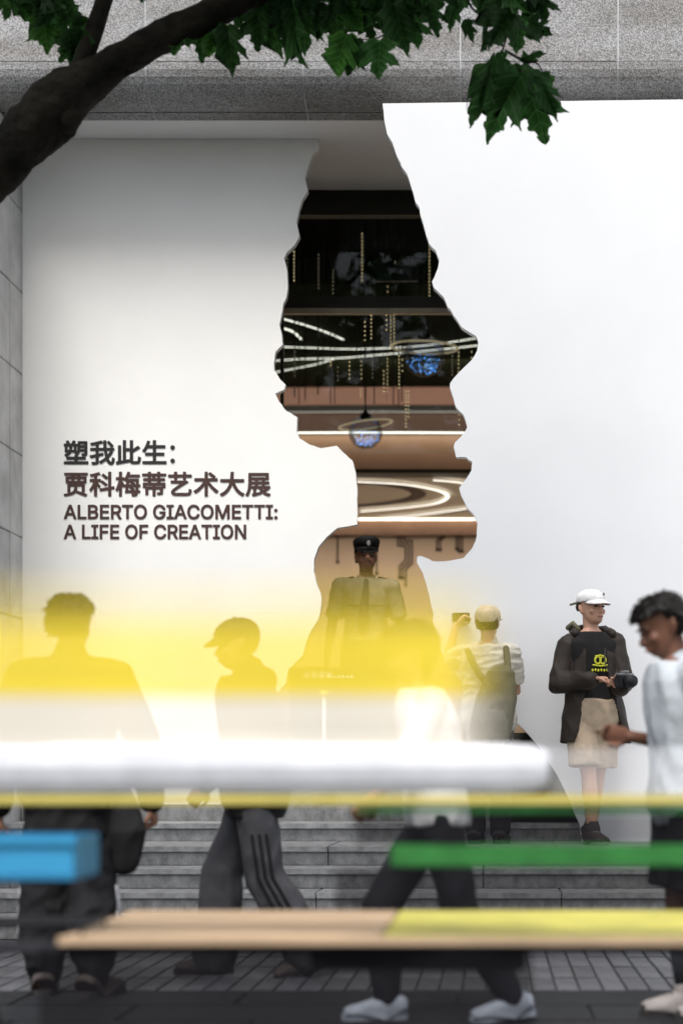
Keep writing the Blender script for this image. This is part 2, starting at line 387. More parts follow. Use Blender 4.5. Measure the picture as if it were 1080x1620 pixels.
# underside of the mezzanine: pale ceiling with ring lines
ZM = zy(748, 18.0)
M['paleceil'] = mat('pale_ceiling', (0.72, 0.66, 0.57), 0.95, 0.04, 2, spec=0.02)
bbox('mezzanine_ceiling', (-7, 8, 18.1, 21.9, ZM, ZM + 0.1), M['paleceil'])
M['cocoa'] = mat('cocoa_inlay', (0.045, 0.022, 0.018), 0.5, 0.2, 4)
def ceil_strip(pts, wd, m, dz=0.004, name='ceiling_inlay'):
    q = spline([P(x, y, (ZM - CH) * F / (PY - y)) for x, y in pts], 8); bm = bmesh.new(); prev = None
    for i, p in enumerate(q):
        t = (q[min(i + 1, len(q) - 1)] - q[max(i - 1, 0)]); t.z = 0; t.normalize(); nrm = Vector((-t.y, t.x, 0))
        ww = wd[0] + (wd[1] - wd[0]) * i / (len(q) - 1) if hasattr(wd, '__len__') else wd
        a = bm.verts.new(Vector((p.x, p.y, ZM - dz)) + nrm * ww); b = bm.verts.new(Vector((p.x, p.y, ZM - dz)) - nrm * ww)
        if prev: bm.faces.new((prev[0], a, b, prev[1]))
        prev = (a, b)
    r_ = bmesh.ops.extrude_face_region(bm, geom=list(bm.faces))
    for g_ in r_['geom']:
        if isinstance(g_, bmesh.types.BMVert): g_.co.z -= 0.004
    bpart(name, bm, M[m])
M['ledsoft'] = emission('led_soft', (1.0, 0.93, 0.80), 0.9)
ceil_strip([(540, 757), (575, 758), (640, 762), (690, 771), (708, 781), (690, 792), (640, 799), (570, 805)], 0.017, 'ledsoft', 0.03, 'light_line')
ceil_strip([(685, 755), (720, 758), (760, 764)], 0.016, 'ledsoft', 0.03, 'light_line')
ceil_strip([(600, 817), (660, 811), (720, 803), (770, 796)], 0.017, 'ledsoft', 0.03, 'light_line')
ceil_strip([(560, 763), (600, 765), (645, 772), (662, 781), (645, 790), (600, 797), (560, 800)], 0.085, 'cocoa', 0.003)
ceil_strip([(630, 819), (680, 813), (740, 806)], 0.05, 'cocoa', 0.003)
# beam and back wall of the lobby, with circuit-like lines on it
band('wall_beam', 820, 846, 21.35, M['brownp'], 0.3)
bbox('lobby_wall', (-7, 8, 21.5, 21.7, 1.0, zy(846, 21.4)), M['tan'])
M['trace'] = mat('dark_inlay', (0.018, 0.008, 0.006), 0.6, 0.1, 3)
def trace(pts, dot=True):
    q = [P(440 + a / 3.857, 840 + b / 3.857, 21.499) for a, b in pts]; bm = bmesh.new()
    for a, b in zip(q[:-1], q[1:]): tube(bm, [a, b], 0.011, 6)
    if dot: ell(bm, q[-1], 0.024, 0.012, 0.024, 10)
    bpart('circuit_line', bm, M['trace'])
trace([(362, 20), (362, 190)])
trace([(730, 20), (730, 90), (776, 95), (776, 180), (740, 215), (740, 285)]); trace([(749, 20), (749, 75), (796, 78), (796, 190), (758, 225), (758, 288)])
trace([(768, 20), (768, 58), (816, 62), (816, 196), (778, 235), (778, 340)], False)
trace([(1025, 22), (988, 62), (988, 115)]); trace([(1008, 22), (968, 60), (968, 115)])
for x in (1087, 1104, 1122): trace([(x, 20), (x, 110 if x < 1100 else 125)])
for x in (495, 520, 540): trace([(x, 20), (x + 22, 48)], False)
trace([(590, 20), (590, 120), (600, 140), (600, 260)])
# added dark block that keeps the foot of the opening dark
bbox('dark_filler', (P(790, 0, 12.4).x, 4.5, 12.3, 12.64, 0.62, zy(1160, 12.4)), M['blackwall'], 0.01)
# added unseen area lights that boost the warm glow of the light lines
def area(name, loc, sx, sy, e, col, rot=(0, 0, 0)):
    l_ = bpy.data.lights.new(name, 'AREA'); l_.shape = 'RECTANGLE'; l_.size = sx; l_.size_y = sy; l_.energy = e; l_.color = col
    o = bpy.data.objects.new(name, l_); COL.objects.link(o); o.location = loc; o.rotation_euler = rot; return o
area('lobby_fill', (-0.6, 20.2, ZM - 0.05), 7, 1.4, 30, (1.0, 0.85, 0.70))  # added fill for the tan wall and the guard
area('ceiling_fill', (-0.6, 21.28, zy(826, 21.28)), 8, 0.02, 11, (1.0, 0.87, 0.72), (R(-176), 0, 0))  # added, turned out of view, only brightens the mezzanine ceiling
area('gallery_fill', (-0.8, 20.6, 5.92), 7, 0.4, 22, (1.0, 0.80, 0.70), (R(60), 0, 0))  # added fill that brightens the gallery bands
area('mezzanine_wash', (-0.8, 17.88, zy(680, 17.88)), 9, 0.03, 4.5, (1.0, 0.78, 0.58), (R(12), 0, 0))

# ================================================================ EXHIBITION HOARDINGS with the ragged opening between them
LC = [(505, 217), (504, 236), (494, 244), (489, 260), (482, 281), (487, 301), (478, 315), (473.5, 329), (469, 352), (473.5, 373), (466, 387), (453, 399), (449, 408), (454, 427), (455, 452), (453, 470), (448, 480), (446, 494), (442, 513), (446, 533), (447, 545), (436, 556), (433, 575), (434, 586), (443, 600), (451.5, 608), (450, 615.5), (435, 622.5), (441, 635), (453.5, 650.5), (470, 659.5), (469, 680.5), (473, 693), (490, 703.5), (508, 709), (532.5, 705), (543, 716), (557, 728), (562.5, 747.5), (565, 772), (565, 830), (534, 835), (517, 849), (503, 866), (497, 884), (496, 904), (500.5, 922), (505, 933), (508.5, 946), (507.5, 962), (503.5, 980), (492, 998), (484, 1016), (479, 1037), (466, 1050), (455.5, 1060), (452, 1081), (440, 1096), (424, 1112), (398, 1140), (376, 1176), (360, 1220), (350, 1262), (344, 1310)]
RC = [(605, 163), (608, 191), (612, 211), (620.5, 225), (627.5, 246), (633.5, 257), (634.5, 262), (643.5, 274), (650.5, 295.5), (655, 311), (656.5, 318), (663, 327), (664, 336), (670, 357), (678.5, 385), (689, 396), (694.5, 410), (692.5, 424), (683, 445), (685.5, 454), (701.5, 469.5), (708, 485.5), (714, 492.5), (729.5, 517), (752.5, 531), (756.5, 541.5), (754, 555.5), (745.5, 569.5), (722.5, 592.5), (711.5, 606.5), (711.5, 613.5), (717.5, 631), (722, 645.5), (733, 656), (736.5, 666.5), (739, 675), (733, 686), (719, 700), (717.5, 707), (721, 723), (737, 723), (746.5, 730), (745.5, 744), (737, 758), (726, 772), (729.5, 784.5), (738.5, 803.5), (749, 814), (755, 828), (752.5, 855), (747, 867), (733, 883), (705, 888), (684, 888), (666, 879.5), (660, 880.5), (659, 889), (668, 905), (674.5, 925.5), (680, 949), (685, 969.5), (684, 982.5), (688, 996), (694, 1026), (712, 1058), (748, 1096), (784, 1124), (815, 1141), (830, 1156), (854, 1184), (872, 1212), (886, 1236), (902, 1270), (917, 1306), (921, 1338)]
def ragged(pts, amp=0.8):
    out = []
    for a, b in zip(pts[:-1], pts[1:]):
        out.append(a); L = math.hypot(b[0] - a[0], b[1] - a[1]); k = int(L / 9)
        for j in range(1, k + 1):
            t = j / (k + 1); nx, ny = (b[1] - a[1]) / L, -(b[0] - a[0]) / L
            g = amp * noise.noise(Vector((a[0] * 0.13 + t * 3, a[1] * 0.11, 4.0))) * 1.6
            out.append((a[0] + (b[0] - a[0]) * t + nx * g, a[1] + (b[1] - a[1]) * t + ny * g))
    out.append(pts[-1]); return out
def hoarding(name, outline, th, m, label):
    """outline: world points on the front plane"""
    bm = bmesh.new(); org = outline[0].copy(); org.z = 0
    fr = [bm.verts.new(p - org) for p in outline]; f = bm.faces.new(fr)
    r_ = bmesh.ops.extrude_face_region(bm, geom=[f])
    for g_ in r_['geom']:
        if isinstance(g_, bmesh.types.BMVert): g_.co.y += th
    bmesh.ops.triangulate(bm, faces=[q for q in bm.faces if len(q.verts) > 4])
    o = bobj(name, bm, m, loc=org); tag(o, label, 'hoarding'); return o
LP_, RP_ = 12.745, 11.9
lc = [P(x, y, LP_) for x, y in ragged(LC)]
lc[0].z = 5.74; lc[-1].z = 0.626
hoarding('exhibition_hoarding', [Vector((-3.528, LP_, 5.74))] + lc + [Vector((-3.528, LP_, 0.626))], 0.07, M['panel_left'], 'recessed white wall panel under the canopy carrying the exhibition title')
rc = [P(x, y, RP_) for x, y in ragged(RC)]
rc[-1].z = 0.501
hoarding('exhibition_hoarding', [Vector((4.6, RP_, 5.745))] + rc + [Vector((4.6, RP_, 0.501))], 0.08, M['panel'], 'bright white projecting wall panel behind the man with the white cap')
GL={'塑':'21,-50 26,-53 34,-54 666,-54 674,-52 682,-46 686,-38 685,14 682,22 674,28 666,30 394,30 394,70 598,71 607,74 613,82 613,138 610,146 602,152 594,154 394,154 394,178 419,210 443,250 454,286 570,286 570,242 506,242 498,238 492,230 491,226 491,218 507,170 513,162 518,159 526,159 622,168 627,170 642,186 654,210 658,234 658,558 656,566 650,574 642,577 506,578 406,578 398,574 392,566 390,558 390,418 382,350 370,305 369,302 366,289 365,418 362,426 358,430 374,431 382,434 386,438 390,438 390,498 382,506 374,509 312,510 341,562 341,570 340,574 334,582 326,586 278,597 270,597 266,595 259,586 218,511 214,510 194,510 190,518 142,594 134,600 130,601 122,601 78,579 74,574 71,566 71,558 73,554 100,510 30,510 22,507 18,502 15,494 15,442 21,434 26,431 46,430 42,414 43,278 49,270 58,266 118,266 116,262 90,243 38,214 34,210 31,202 31,194 33,190 69,150 78,146 86,148 89,146 87,138 86,90 87,82 89,78 94,73 102,70 302,70 302,30 298,30 34,30 26,29 18,23 15,14 14,-38 17,-46|102,154 99,154 154,186 199,226 203,230 222,266 286,266 287,258 290,253 294,249 302,246 318,246 338,246 338,242 316,210 314,202 306,195 304,190 302,182 302,154|122,346 121,418 118,426 114,430 154,430 162,430 162,370 159,346|246,346 245,346 244,350 246,362 246,430 290,430 287,418 286,346|470,362 468,362 467,366 468,386 470,390 570,390 570,362|470,470 470,498 570,498 570,470',
'我':'580,-74 594,-78 602,-76 642,-60 651,-54 681,-6 694,90 692,98 686,106 638,136 630,138 622,134 618,130 615,122 607,50 601,22 598,17 594,16 578,22 574,24 551,62 530,110 530,114 566,154 604,206 645,274 645,282 644,286 638,294 604,310 602,314 598,314 666,315 675,318 679,322 682,330 681,382 678,390 674,394 666,397 473,398 465,586 462,594 458,598 454,600 446,602 390,602 382,599 378,594 375,586 376,550 374,546 334,594 330,596 322,598 258,577 118,546 42,534 34,531 30,527 27,518 27,510 43,466 49,458 54,455 62,455 166,471 170,470 170,398 38,398 30,395 26,390 23,382 22,330 25,322 30,317 38,314 170,314 170,306 170,222 22,193 14,187 11,178 11,170 27,118 33,110 38,107 46,107 166,133 170,130 170,14 74,14 66,10 60,2 59,-2 59,-10 75,-62 81,-70 86,-73 94,-73 214,-65 222,-62 242,-46 255,-26 258,-18 258,154 378,184 386,190 390,198 385,246 382,254 374,260 366,262 258,242 258,314 390,314 394,310 428,138 428,134 382,98 326,59 270,26 266,22 263,14 263,6 265,2 305,-42 310,-45 318,-45 326,-42 454,44 458,45 485,-6 530,-55 538,-61|502,217 500,222 482,314 550,314 570,314 570,310|258,398 258,490 366,520 374,526 377,522 382,402 380,398|593,406 602,402 610,404 615,406 658,442 662,450 660,458 655,466 542,586 534,589 526,589 482,559 476,550 475,546 475,538 481,530',
'此':'29,-62 38,-66 46,-65 378,-1 386,2 390,6 394,3 395,-2 398,-7 430,-39 438,-42 486,-50 598,-49 646,-38 655,-34 661,-26 685,22 698,118 696,126 694,130 686,136 634,160 630,161 622,161 614,155 611,146 606,66 601,42 598,39 586,34 498,34 486,36 483,38 482,42 482,266 482,270 666,378 671,382 674,390 672,398 670,402 622,450 618,452 610,454 602,450 482,367 482,586 480,594 474,602 466,605 402,605 394,598 392,594 390,586 390,278 390,58 390,74 382,82 374,85 294,73 290,74 290,302 374,303 382,306 386,310 390,310 390,378 382,386 374,389 290,390 290,586 288,594 282,602 274,605 218,606 210,603 206,599 204,594 202,586 202,58 198,55 162,49 158,50 158,446 156,454 150,462 142,465 86,466 78,463 72,454 70,446 70,34 26,25 18,19 16,14 14,6 22,-50 25,-58',
'生':'29,-46 34,-49 42,-50 662,-50 670,-48 679,-42 682,-34 681,18 678,26 670,32 662,34 398,34 398,178 606,179 614,182 618,186 621,190 622,198 621,250 618,258 610,264 602,266 398,266 398,382 630,382 638,384 646,390 650,398 650,450 648,458 646,462 642,466 634,469 398,470 397,590 394,598 386,604 378,606 322,606 314,603 310,598 308,594 306,586 306,470 302,470 206,470 205,470 207,474 237,558 237,566 236,570 230,578 222,582 170,593 162,593 158,590 152,582 128,510 99,438 66,382 22,326 19,318 19,310 22,305 26,301 74,269 78,267 86,267 94,270 99,274 170,382 306,382 306,266 110,265 102,259 99,250 98,198 99,190 102,185 106,181 114,178 306,178 306,34 34,33 26,27 23,18 22,-34 25,-42',
'贾':'41,-70 46,-73 54,-73 210,-44 310,2 346,45 348,42 347,38 347,30 350,25 358,19 598,-73 606,-73 610,-72 618,-66 655,-30 658,-22 656,-14 654,-10 646,-4 553,30 550,34 542,34 574,35 583,38 589,46 590,142 589,262 586,270 578,276 570,278 130,278 122,277 114,271 111,262 110,54 111,46 117,38 126,34 178,34 186,36 189,34 182,34 180,30 166,25 30,2 22,-1 16,-10 15,-14 15,-22 35,-62|198,38 195,42 198,50 198,198 502,198 502,50 498,50 394,88 386,90 382,89 374,83 372,86 390,174 388,182 382,190 374,193 318,194 310,190 304,182 288,106 286,102 246,60|73,290 78,287 86,286 618,286 626,288 634,294 638,302 638,458 636,466 634,470 630,474 622,477 470,478 470,494 470,498 654,498 662,500 670,506 674,514 673,562 670,570 662,576 642,578 46,578 38,577 34,575 30,570 27,562 26,514 30,505 38,499 46,498 222,498 222,478 218,478 82,478 74,475 70,470 68,466 66,458 66,306 67,298|150,358 150,402 222,402 222,358|306,358 306,402 386,402 386,358|470,358 470,402 550,402 550,358|306,478 306,498 386,498 386,478',
'科':'137,-70 146,-74 202,-73 211,-70 217,-62 218,208 249,158 254,153 262,150 270,152 275,154 308,194 313,202 313,210 310,218 230,318 230,322 306,323 314,313 434,212 442,207 450,207 458,210 495,242 501,250 501,258 500,262 494,270 366,370 358,373 350,373 346,370 322,350 321,394 318,402 314,406 310,408 302,410 218,410 218,494 294,518 302,522 307,526 310,534 308,542 274,590 270,594 262,597 254,597 190,573 118,554 30,537 22,531 20,526 19,522 19,514 35,474 41,466 46,463 54,463 130,474 130,410 30,410 22,406 16,398 14,390 14,338 17,330 21,326 30,322 110,322 112,318 100,286 73,230 38,174 6,130 4,126 2,118 5,110 34,61 42,55 50,55 54,56 63,62 99,114 126,169 130,170 130,174 130,-58 133,-66|521,-70 530,-74 586,-73 594,-70 598,-66 601,-62 602,-54 602,110 602,112 606,114 682,128 690,134 694,142 685,194 682,202 678,206 674,208 666,210 606,201 602,202 601,590 598,598 594,602 586,605 530,606 522,603 518,598 516,594 514,586 514,454 394,554 390,556 382,558 374,555 370,550 338,518 335,510 335,502 337,498 453,394 462,390 470,392 474,394 510,430 514,430 514,190 512,186 294,150 286,147 280,138 278,130 287,78 290,73 294,69 298,67 306,67 510,99 514,98 514,-58 517,-66',
'梅':'109,-70 118,-74 170,-73 179,-70 185,-62 186,213 188,206 190,205 201,182 205,178 210,175 218,175 222,176 227,178 234,188 242,183 246,182 278,182 280,178 263,42 263,34 266,29 270,25 274,23 282,22 534,22 534,18 530,15 518,10 454,14 446,11 442,6 440,2 438,-6 451,-58 457,-66 462,-69 542,-70 570,-64 587,-54 603,-34 620,18 622,22 666,23 674,26 679,30 682,38 682,82 680,90 678,94 674,98 666,101 634,102 632,102 631,106 636,178 638,182 670,182 678,184 686,190 690,198 689,246 686,254 682,258 674,261 642,262 646,370 646,394 644,402 638,410 634,412 626,414 342,414 341,414 343,418 362,446 470,446 654,446 662,448 671,454 673,458 674,466 673,514 670,522 662,528 654,530 398,530 397,530 397,534 410,578 408,586 406,590 402,594 394,597 346,605 338,605 330,599 328,594 304,522 273,454 250,425 248,446 246,450 238,456 230,458 186,458 186,586 184,594 182,598 174,604 166,606 118,606 110,603 106,598 104,594 102,586 102,458 34,458 26,455 22,451 19,442 18,390 21,382 25,378 34,374 90,374 93,370 82,319 60,250 36,182 8,126 6,118 9,110 34,65 42,59 50,59 54,60 63,66 91,114 98,136 102,138 102,146 102,-58 105,-66|358,102 357,102 356,106 363,178 366,182 382,182 379,170 379,162 385,154 399,142 448,102|518,102 516,102 530,118 533,122 533,130 532,134 526,142 474,178 470,182 486,182 550,182 553,178 547,102|250,262 246,266 186,370 186,374 230,374 234,373 278,343 286,343 290,344 298,350 301,346 291,262|378,262 377,262 376,266 383,330 386,334 390,334 387,322 387,314 389,310 406,296 452,262|538,262 535,262 543,270 546,278 544,286 542,290 538,294 486,330 482,334 494,334 558,334 562,330 559,262',
'蒂':'313,-70 322,-74 378,-73 387,-70 393,-62 394,122 506,122 506,46 438,46 430,42 424,34 423,30 423,22 439,-22 445,-30 450,-33 458,-33 554,-25 579,-14 583,-10 593,10 594,158 646,159 655,162 659,166 662,174 661,290 658,298 654,302 650,304 642,306 514,306 535,346 538,350 630,350 638,352 643,354 647,358 650,366 649,414 646,422 642,426 634,429 512,430 514,433 518,442 518,478 662,478 670,480 674,482 679,486 682,494 682,538 680,546 674,554 666,557 518,558 517,590 514,598 510,602 506,604 498,606 446,606 438,603 432,594 430,586 430,558 426,558 266,558 265,590 262,598 258,602 250,605 194,606 186,602 180,594 178,586 178,558 38,558 30,555 26,551 23,542 22,494 26,485 34,479 178,478 178,442 179,438 184,430 66,430 58,427 54,423 51,414 50,366 53,358 57,354 66,350 166,350 187,306 58,306 50,303 46,299 43,290 42,174 45,166 50,161 58,158 110,158 110,-14 111,-22 117,-30 126,-34 178,-33 186,-30 191,-26 194,-18 194,122 306,122 306,-58 309,-66|126,202 126,226 306,226 306,202 302,202|394,202 394,226 574,226 574,202 570,202|282,306 278,308 261,346 262,350 418,350 438,350 439,346 422,310 418,306|262,430 260,430 262,433 266,442 266,478 306,478 302,478 302,474 296,466 294,458 307,430|398,430 375,474 374,478 410,478 430,478 430,442 431,438 436,430',
'艺':'209,-50 246,-54 542,-54 606,-45 614,-42 618,-38 650,2 653,6 669,102 666,110 658,116 602,137 594,137 590,135 584,126 579,58 570,38 566,35 546,30 242,30 210,33 192,42 191,46 196,58 239,98 350,174 474,252 550,299 570,306 577,314 577,322 576,326 570,334 526,364 518,366 110,366 102,365 94,359 91,350 90,298 94,289 102,283 110,282 358,282 356,278 242,202 150,134 108,78 102,38 115,-6 118,-11 122,-15 170,-45|189,382 194,379 202,378 258,379 266,382 271,386 274,394 274,446 426,446 426,394 430,385 434,381 442,378 494,378 502,380 506,382 513,390 514,446 650,446 658,448 662,450 669,458 670,466 669,514 666,522 662,526 658,528 650,530 514,530 513,590 510,598 506,602 498,605 442,606 434,603 430,599 427,590 426,530 422,530 274,530 273,590 270,598 266,602 258,605 202,606 194,605 190,603 184,594 182,586 182,530 38,530 30,527 24,518 22,510 22,462 25,454 29,450 38,446 182,446 182,394 185,386',
'术':'313,-70 322,-74 382,-73 391,-70 397,-62 398,-54 398,247 422,213 489,138 557,70 622,17 626,15 634,15 642,18 683,62 689,70 689,78 688,82 682,90 610,146 539,214 474,286 434,342 646,342 654,344 662,350 666,358 665,414 662,422 658,426 650,429 568,430 607,466 610,474 608,482 606,486 474,590 470,592 462,594 454,591 414,558 410,554 407,546 407,538 410,533 534,431 536,430 534,430 398,430 398,586 396,594 390,602 382,605 322,606 314,603 310,599 307,590 306,430 46,430 38,426 32,418 30,410 30,358 34,349 42,343 50,342 274,342 273,338 238,282 170,203 98,138 14,86 10,82 7,74 7,66 9,62 53,10 62,6 70,8 74,10 150,61 218,126 279,190 306,226 306,-58 309,-66',
'大':'61,-70 70,-74 78,-72 82,-70 186,-5 194,2 275,90 331,182 350,236 354,242 385,170 449,70 530,-11 622,-71 626,-73 634,-73 642,-70 687,-14 690,-6 688,2 686,6 678,13 586,63 514,138 457,230 422,314 662,315 671,318 677,326 677,390 674,398 666,404 658,406 388,406 398,586 396,594 390,602 382,605 322,606 314,603 310,598 307,590 296,410 294,406 42,406 34,402 28,394 26,386 26,330 30,321 38,315 46,314 278,314 278,310 255,242 206,150 133,70 22,3 18,-2 15,-10 15,-18 17,-22',
'展':'56,-70 66,-74 74,-72 79,-70 85,-62 129,34 152,134 154,138 214,138 214,46 206,21 198,9 186,3 182,-1 180,-6 178,-14 181,-22 205,-66 209,-70 214,-73 218,-74 226,-72 438,-12 443,-10 449,-2 450,24 470,5 546,-41 634,-73 642,-73 650,-70 687,-22 689,-18 689,-10 686,-2 678,4 622,20 574,39 554,50 552,54 639,110 645,118 645,126 642,134 638,138 666,139 674,142 678,146 682,154 682,198 680,206 674,214 666,217 542,218 538,218 538,258 638,259 647,262 653,270 653,322 650,330 646,334 642,336 634,338 538,338 538,374 626,375 635,378 641,386 642,394 642,554 640,562 634,570 630,572 622,574 102,574 94,573 90,571 86,566 83,558 82,346 78,258 70,162 47,66 3,-26 3,-34 9,-42|298,34 298,138 366,138 370,136 384,110 405,70 415,58|490,106 486,106 466,134 466,138 510,138 534,138 532,134|162,218 166,260 178,258 262,258 262,218|346,218 346,258 450,258 450,218|170,337 169,338 170,374 262,374 262,338|346,338 346,374 450,374 450,338|170,454 170,490 554,490 554,454 550,454',
':':'165,-44 192,-48 224,-43 252,-33 276,-19 285,-12 307,16 319,52 324,76 324,84 318,120 307,148 288,172 280,180 236,207 228,210 220,212 160,211 152,209 128,197 104,183 92,172 77,148 65,116 60,80 65,52 75,20 89,-4 100,-16 124,-31 156,-42|165,504 188,500 200,501 228,506 256,517 284,539 304,564 309,572 319,600 324,628 324,636 318,668 307,700 301,708 284,725 260,744 252,749 232,757 219,760 196,764 188,764 156,758 124,747 96,725 80,704 75,696 65,664 60,632 65,600 75,572 89,548 96,539 124,517 156,506',
'A':'15,-36 24,-39 32,-40 172,-40 188,-37 200,-29 207,-20 210,-12 297,240 300,244 660,244 664,240 754,-12 757,-20 764,-29 776,-37 792,-40 928,-40 940,-37 948,-32 956,-24 962,-12 964,0 962,12 754,580 590,1028 584,1040 576,1048 569,1052 560,1055 552,1056 404,1056 392,1054 380,1048 372,1040 366,1028 -6,12 -8,-4 -5,-16 3,-28|368,436 366,440 418,592 476,772 480,765 506,684 592,440 592,436',
'B':'103,-36 112,-39 120,-40 492,-40 572,-36 640,-23 704,-1 760,32 801,68 832,108 858,164 871,216 876,272 871,332 858,380 841,424 816,464 784,497 756,521 748,527 729,536 741,544 804,616 824,655 827,664 836,748 832,800 818,852 800,893 795,904 768,944 724,988 672,1017 616,1039 552,1052 484,1056 120,1056 112,1055 103,1052 96,1048 88,1040 82,1028 80,1016 80,0 82,-12 85,-20 92,-29|288,156 288,420 536,420 564,414 592,401 624,377 636,366 649,348 663,324 669,300 671,276 666,244 655,216 636,193 632,190 600,173 552,160 484,156|288,612 288,864 476,864 532,860 568,849 592,830 599,824 619,800 629,776 632,744 628,716 622,692 615,676 600,657 580,640 560,630 472,612',
'C':'471,-48 536,-52 584,-52 644,-43 696,-29 792,16 828,44 869,80 931,160 953,208 974,260 984,316 983,328 979,340 973,348 964,355 952,359 816,360 800,357 788,349 780,337 744,248 692,193 620,159 536,145 532,145 484,151 436,165 388,187 348,217 316,260 289,304 266,364 252,432 248,508 252,588 266,652 284,708 316,760 349,800 388,829 432,853 484,868 536,871 620,857 692,823 744,768 753,748 781,676 788,667 800,659 816,656 944,656 956,658 964,661 972,667 979,676 982,684 984,692 984,700 975,756 972,765 928,860 900,900 872,936 864,944 828,976 744,1027 688,1047 536,1072 468,1068 400,1054 336,1033 276,1000 228,964 176,916 137,860 105,808 74,736 57,668 44,588 40,508 44,432 57,352 74,280 104,215 140,152 179,100 224,55 276,16 336,-13 400,-34',
'E':'103,-36 112,-39 120,-40 752,-40 764,-38 776,-32 784,-24 790,-12 792,0 791,124 787,136 781,144 772,151 764,154 752,156 288,156 288,416 712,416 728,419 736,424 744,432 749,440 752,452 752,576 749,588 744,596 736,604 729,608 720,611 712,612 296,612 288,612 288,864 748,864 760,867 768,872 776,880 782,892 784,904 783,1024 779,1036 773,1044 764,1051 752,1055 120,1056 112,1055 103,1052 96,1048 88,1040 82,1028 80,1016 80,0 82,-12 85,-20 92,-29',
'F':'103,-36 112,-39 120,-40 252,-40 264,-37 272,-32 280,-24 285,-16 288,0 288,404 696,404 708,407 716,412 724,420 728,427 731,436 732,444 732,560 729,572 724,580 716,588 708,593 692,596 288,596 288,864 540,864 744,864 756,867 768,875 777,888 780,900 780,1020 777,1032 772,1040 764,1048 752,1054 740,1056 120,1056 108,1054 100,1051 91,1044 84,1033 81,1024 80,1016 80,0 82,-12 85,-20 92,-29',
'G':'471,-48 536,-52 620,-48 700,-30 772,1 832,41 841,48 889,96 935,160 969,232 971,240 987,312 996,396 996,512 993,528 985,540 972,549 960,552 564,552 552,550 544,547 536,541 529,532 526,524 524,516 524,396 527,384 532,376 544,365 552,362 560,360 784,360 784,352 774,308 757,268 732,229 704,202 668,179 632,162 584,148 536,144 484,151 432,167 388,187 352,217 316,260 288,306 268,360 252,436 248,508 252,584 266,652 285,712 312,760 348,799 392,832 432,855 480,868 528,872 620,857 688,819 740,767 744,761 781,676 792,664 804,658 816,656 956,657 968,661 980,672 986,684 988,696 987,704 974,756 955,812 932,856 904,896 869,936 832,972 788,1003 696,1045 640,1059 588,1068 532,1072 464,1068 396,1054 336,1033 276,1003 224,964 179,920 136,864 103,804 74,736 57,668 44,588 40,508 44,428 57,352 74,280 104,215 136,152 179,100 228,52 280,17 336,-13 396,-34',
'I':'47,-36 56,-39 64,-40 540,-40 552,-38 560,-35 569,-28 577,-16 580,0 580,120 577,132 568,145 556,153 544,156 404,156 404,864 544,864 552,866 560,869 572,880 577,888 580,900 580,1020 578,1028 575,1036 569,1044 560,1051 552,1054 540,1056 64,1056 52,1054 44,1051 35,1044 27,1032 24,1016 24,900 27,888 36,875 48,867 60,864 196,864 196,156 60,156 52,154 44,151 32,140 27,132 24,120 24,-4 27,-16 32,-24 40,-32',
'L':'103,-36 112,-39 120,-40 724,-40 736,-38 748,-32 756,-24 762,-12 764,0 763,124 759,136 753,144 744,151 736,154 724,156 288,156 288,596 288,1016 285,1032 280,1040 272,1048 264,1053 252,1056 120,1056 108,1054 96,1048 88,1040 82,1028 80,1016 80,0 82,-12 85,-20 92,-29',
'M':'103,-36 112,-39 120,-40 248,-40 260,-37 268,-32 276,-24 282,-12 284,0 284,620 284,612 288,610 303,564 535,-16 540,-24 548,-32 556,-37 568,-40 688,-40 696,-38 704,-35 713,-28 719,-20 964,605 968,608 968,612 968,0 970,-12 976,-24 984,-32 992,-37 1004,-40 1140,-40 1152,-37 1164,-29 1173,-16 1176,0 1176,528 1176,1016 1174,1028 1171,1036 1164,1045 1153,1052 1144,1055 1136,1056 948,1056 940,1054 932,1051 920,1040 914,1028 667,392 632,286 628,286 593,392 342,1028 336,1040 328,1048 321,1052 312,1055 304,1056 120,1056 108,1054 100,1051 91,1044 85,1036 82,1028 80,1016 80,0 82,-12 85,-20 92,-29',
'N':'103,-36 112,-39 120,-40 252,-40 264,-37 276,-29 283,-20 287,-8 288,656 287,692 288,698 372,556 743,-28 756,-37 768,-40 928,-40 936,-39 945,-36 952,-32 960,-24 966,-12 968,0 968,1016 967,1024 964,1033 960,1040 952,1048 940,1054 928,1056 792,1056 780,1053 772,1048 764,1040 758,1028 756,1016 756,388 759,332 759,328 756,325 720,388 301,1044 288,1053 276,1056 120,1056 112,1055 103,1052 96,1048 88,1040 82,1028 80,1016 80,0 82,-12 85,-20 92,-29',
'O':'471,-48 532,-52 600,-48 668,-34 732,-13 785,12 840,52 892,104 931,156 964,215 990,280 1010,348 1024,428 1028,512 1024,588 1011,668 990,736 965,804 928,864 888,921 840,964 788,1003 728,1034 664,1055 597,1068 532,1072 472,1068 400,1054 332,1031 280,1003 224,961 176,916 137,860 103,804 74,736 57,668 44,588 40,508 44,432 57,352 75,276 105,212 140,152 179,100 223,56 280,13 336,-13 400,-34|508,148 484,151 436,165 392,185 352,217 316,257 289,304 268,360 252,428 248,508 252,584 266,652 289,712 316,760 352,799 392,831 436,855 484,868 532,872 560,870 584,868 632,855 676,831 716,799 752,759 779,712 800,656 816,588 820,508 816,432 802,364 779,304 752,256 716,217 680,187 632,165 580,151 532,144',
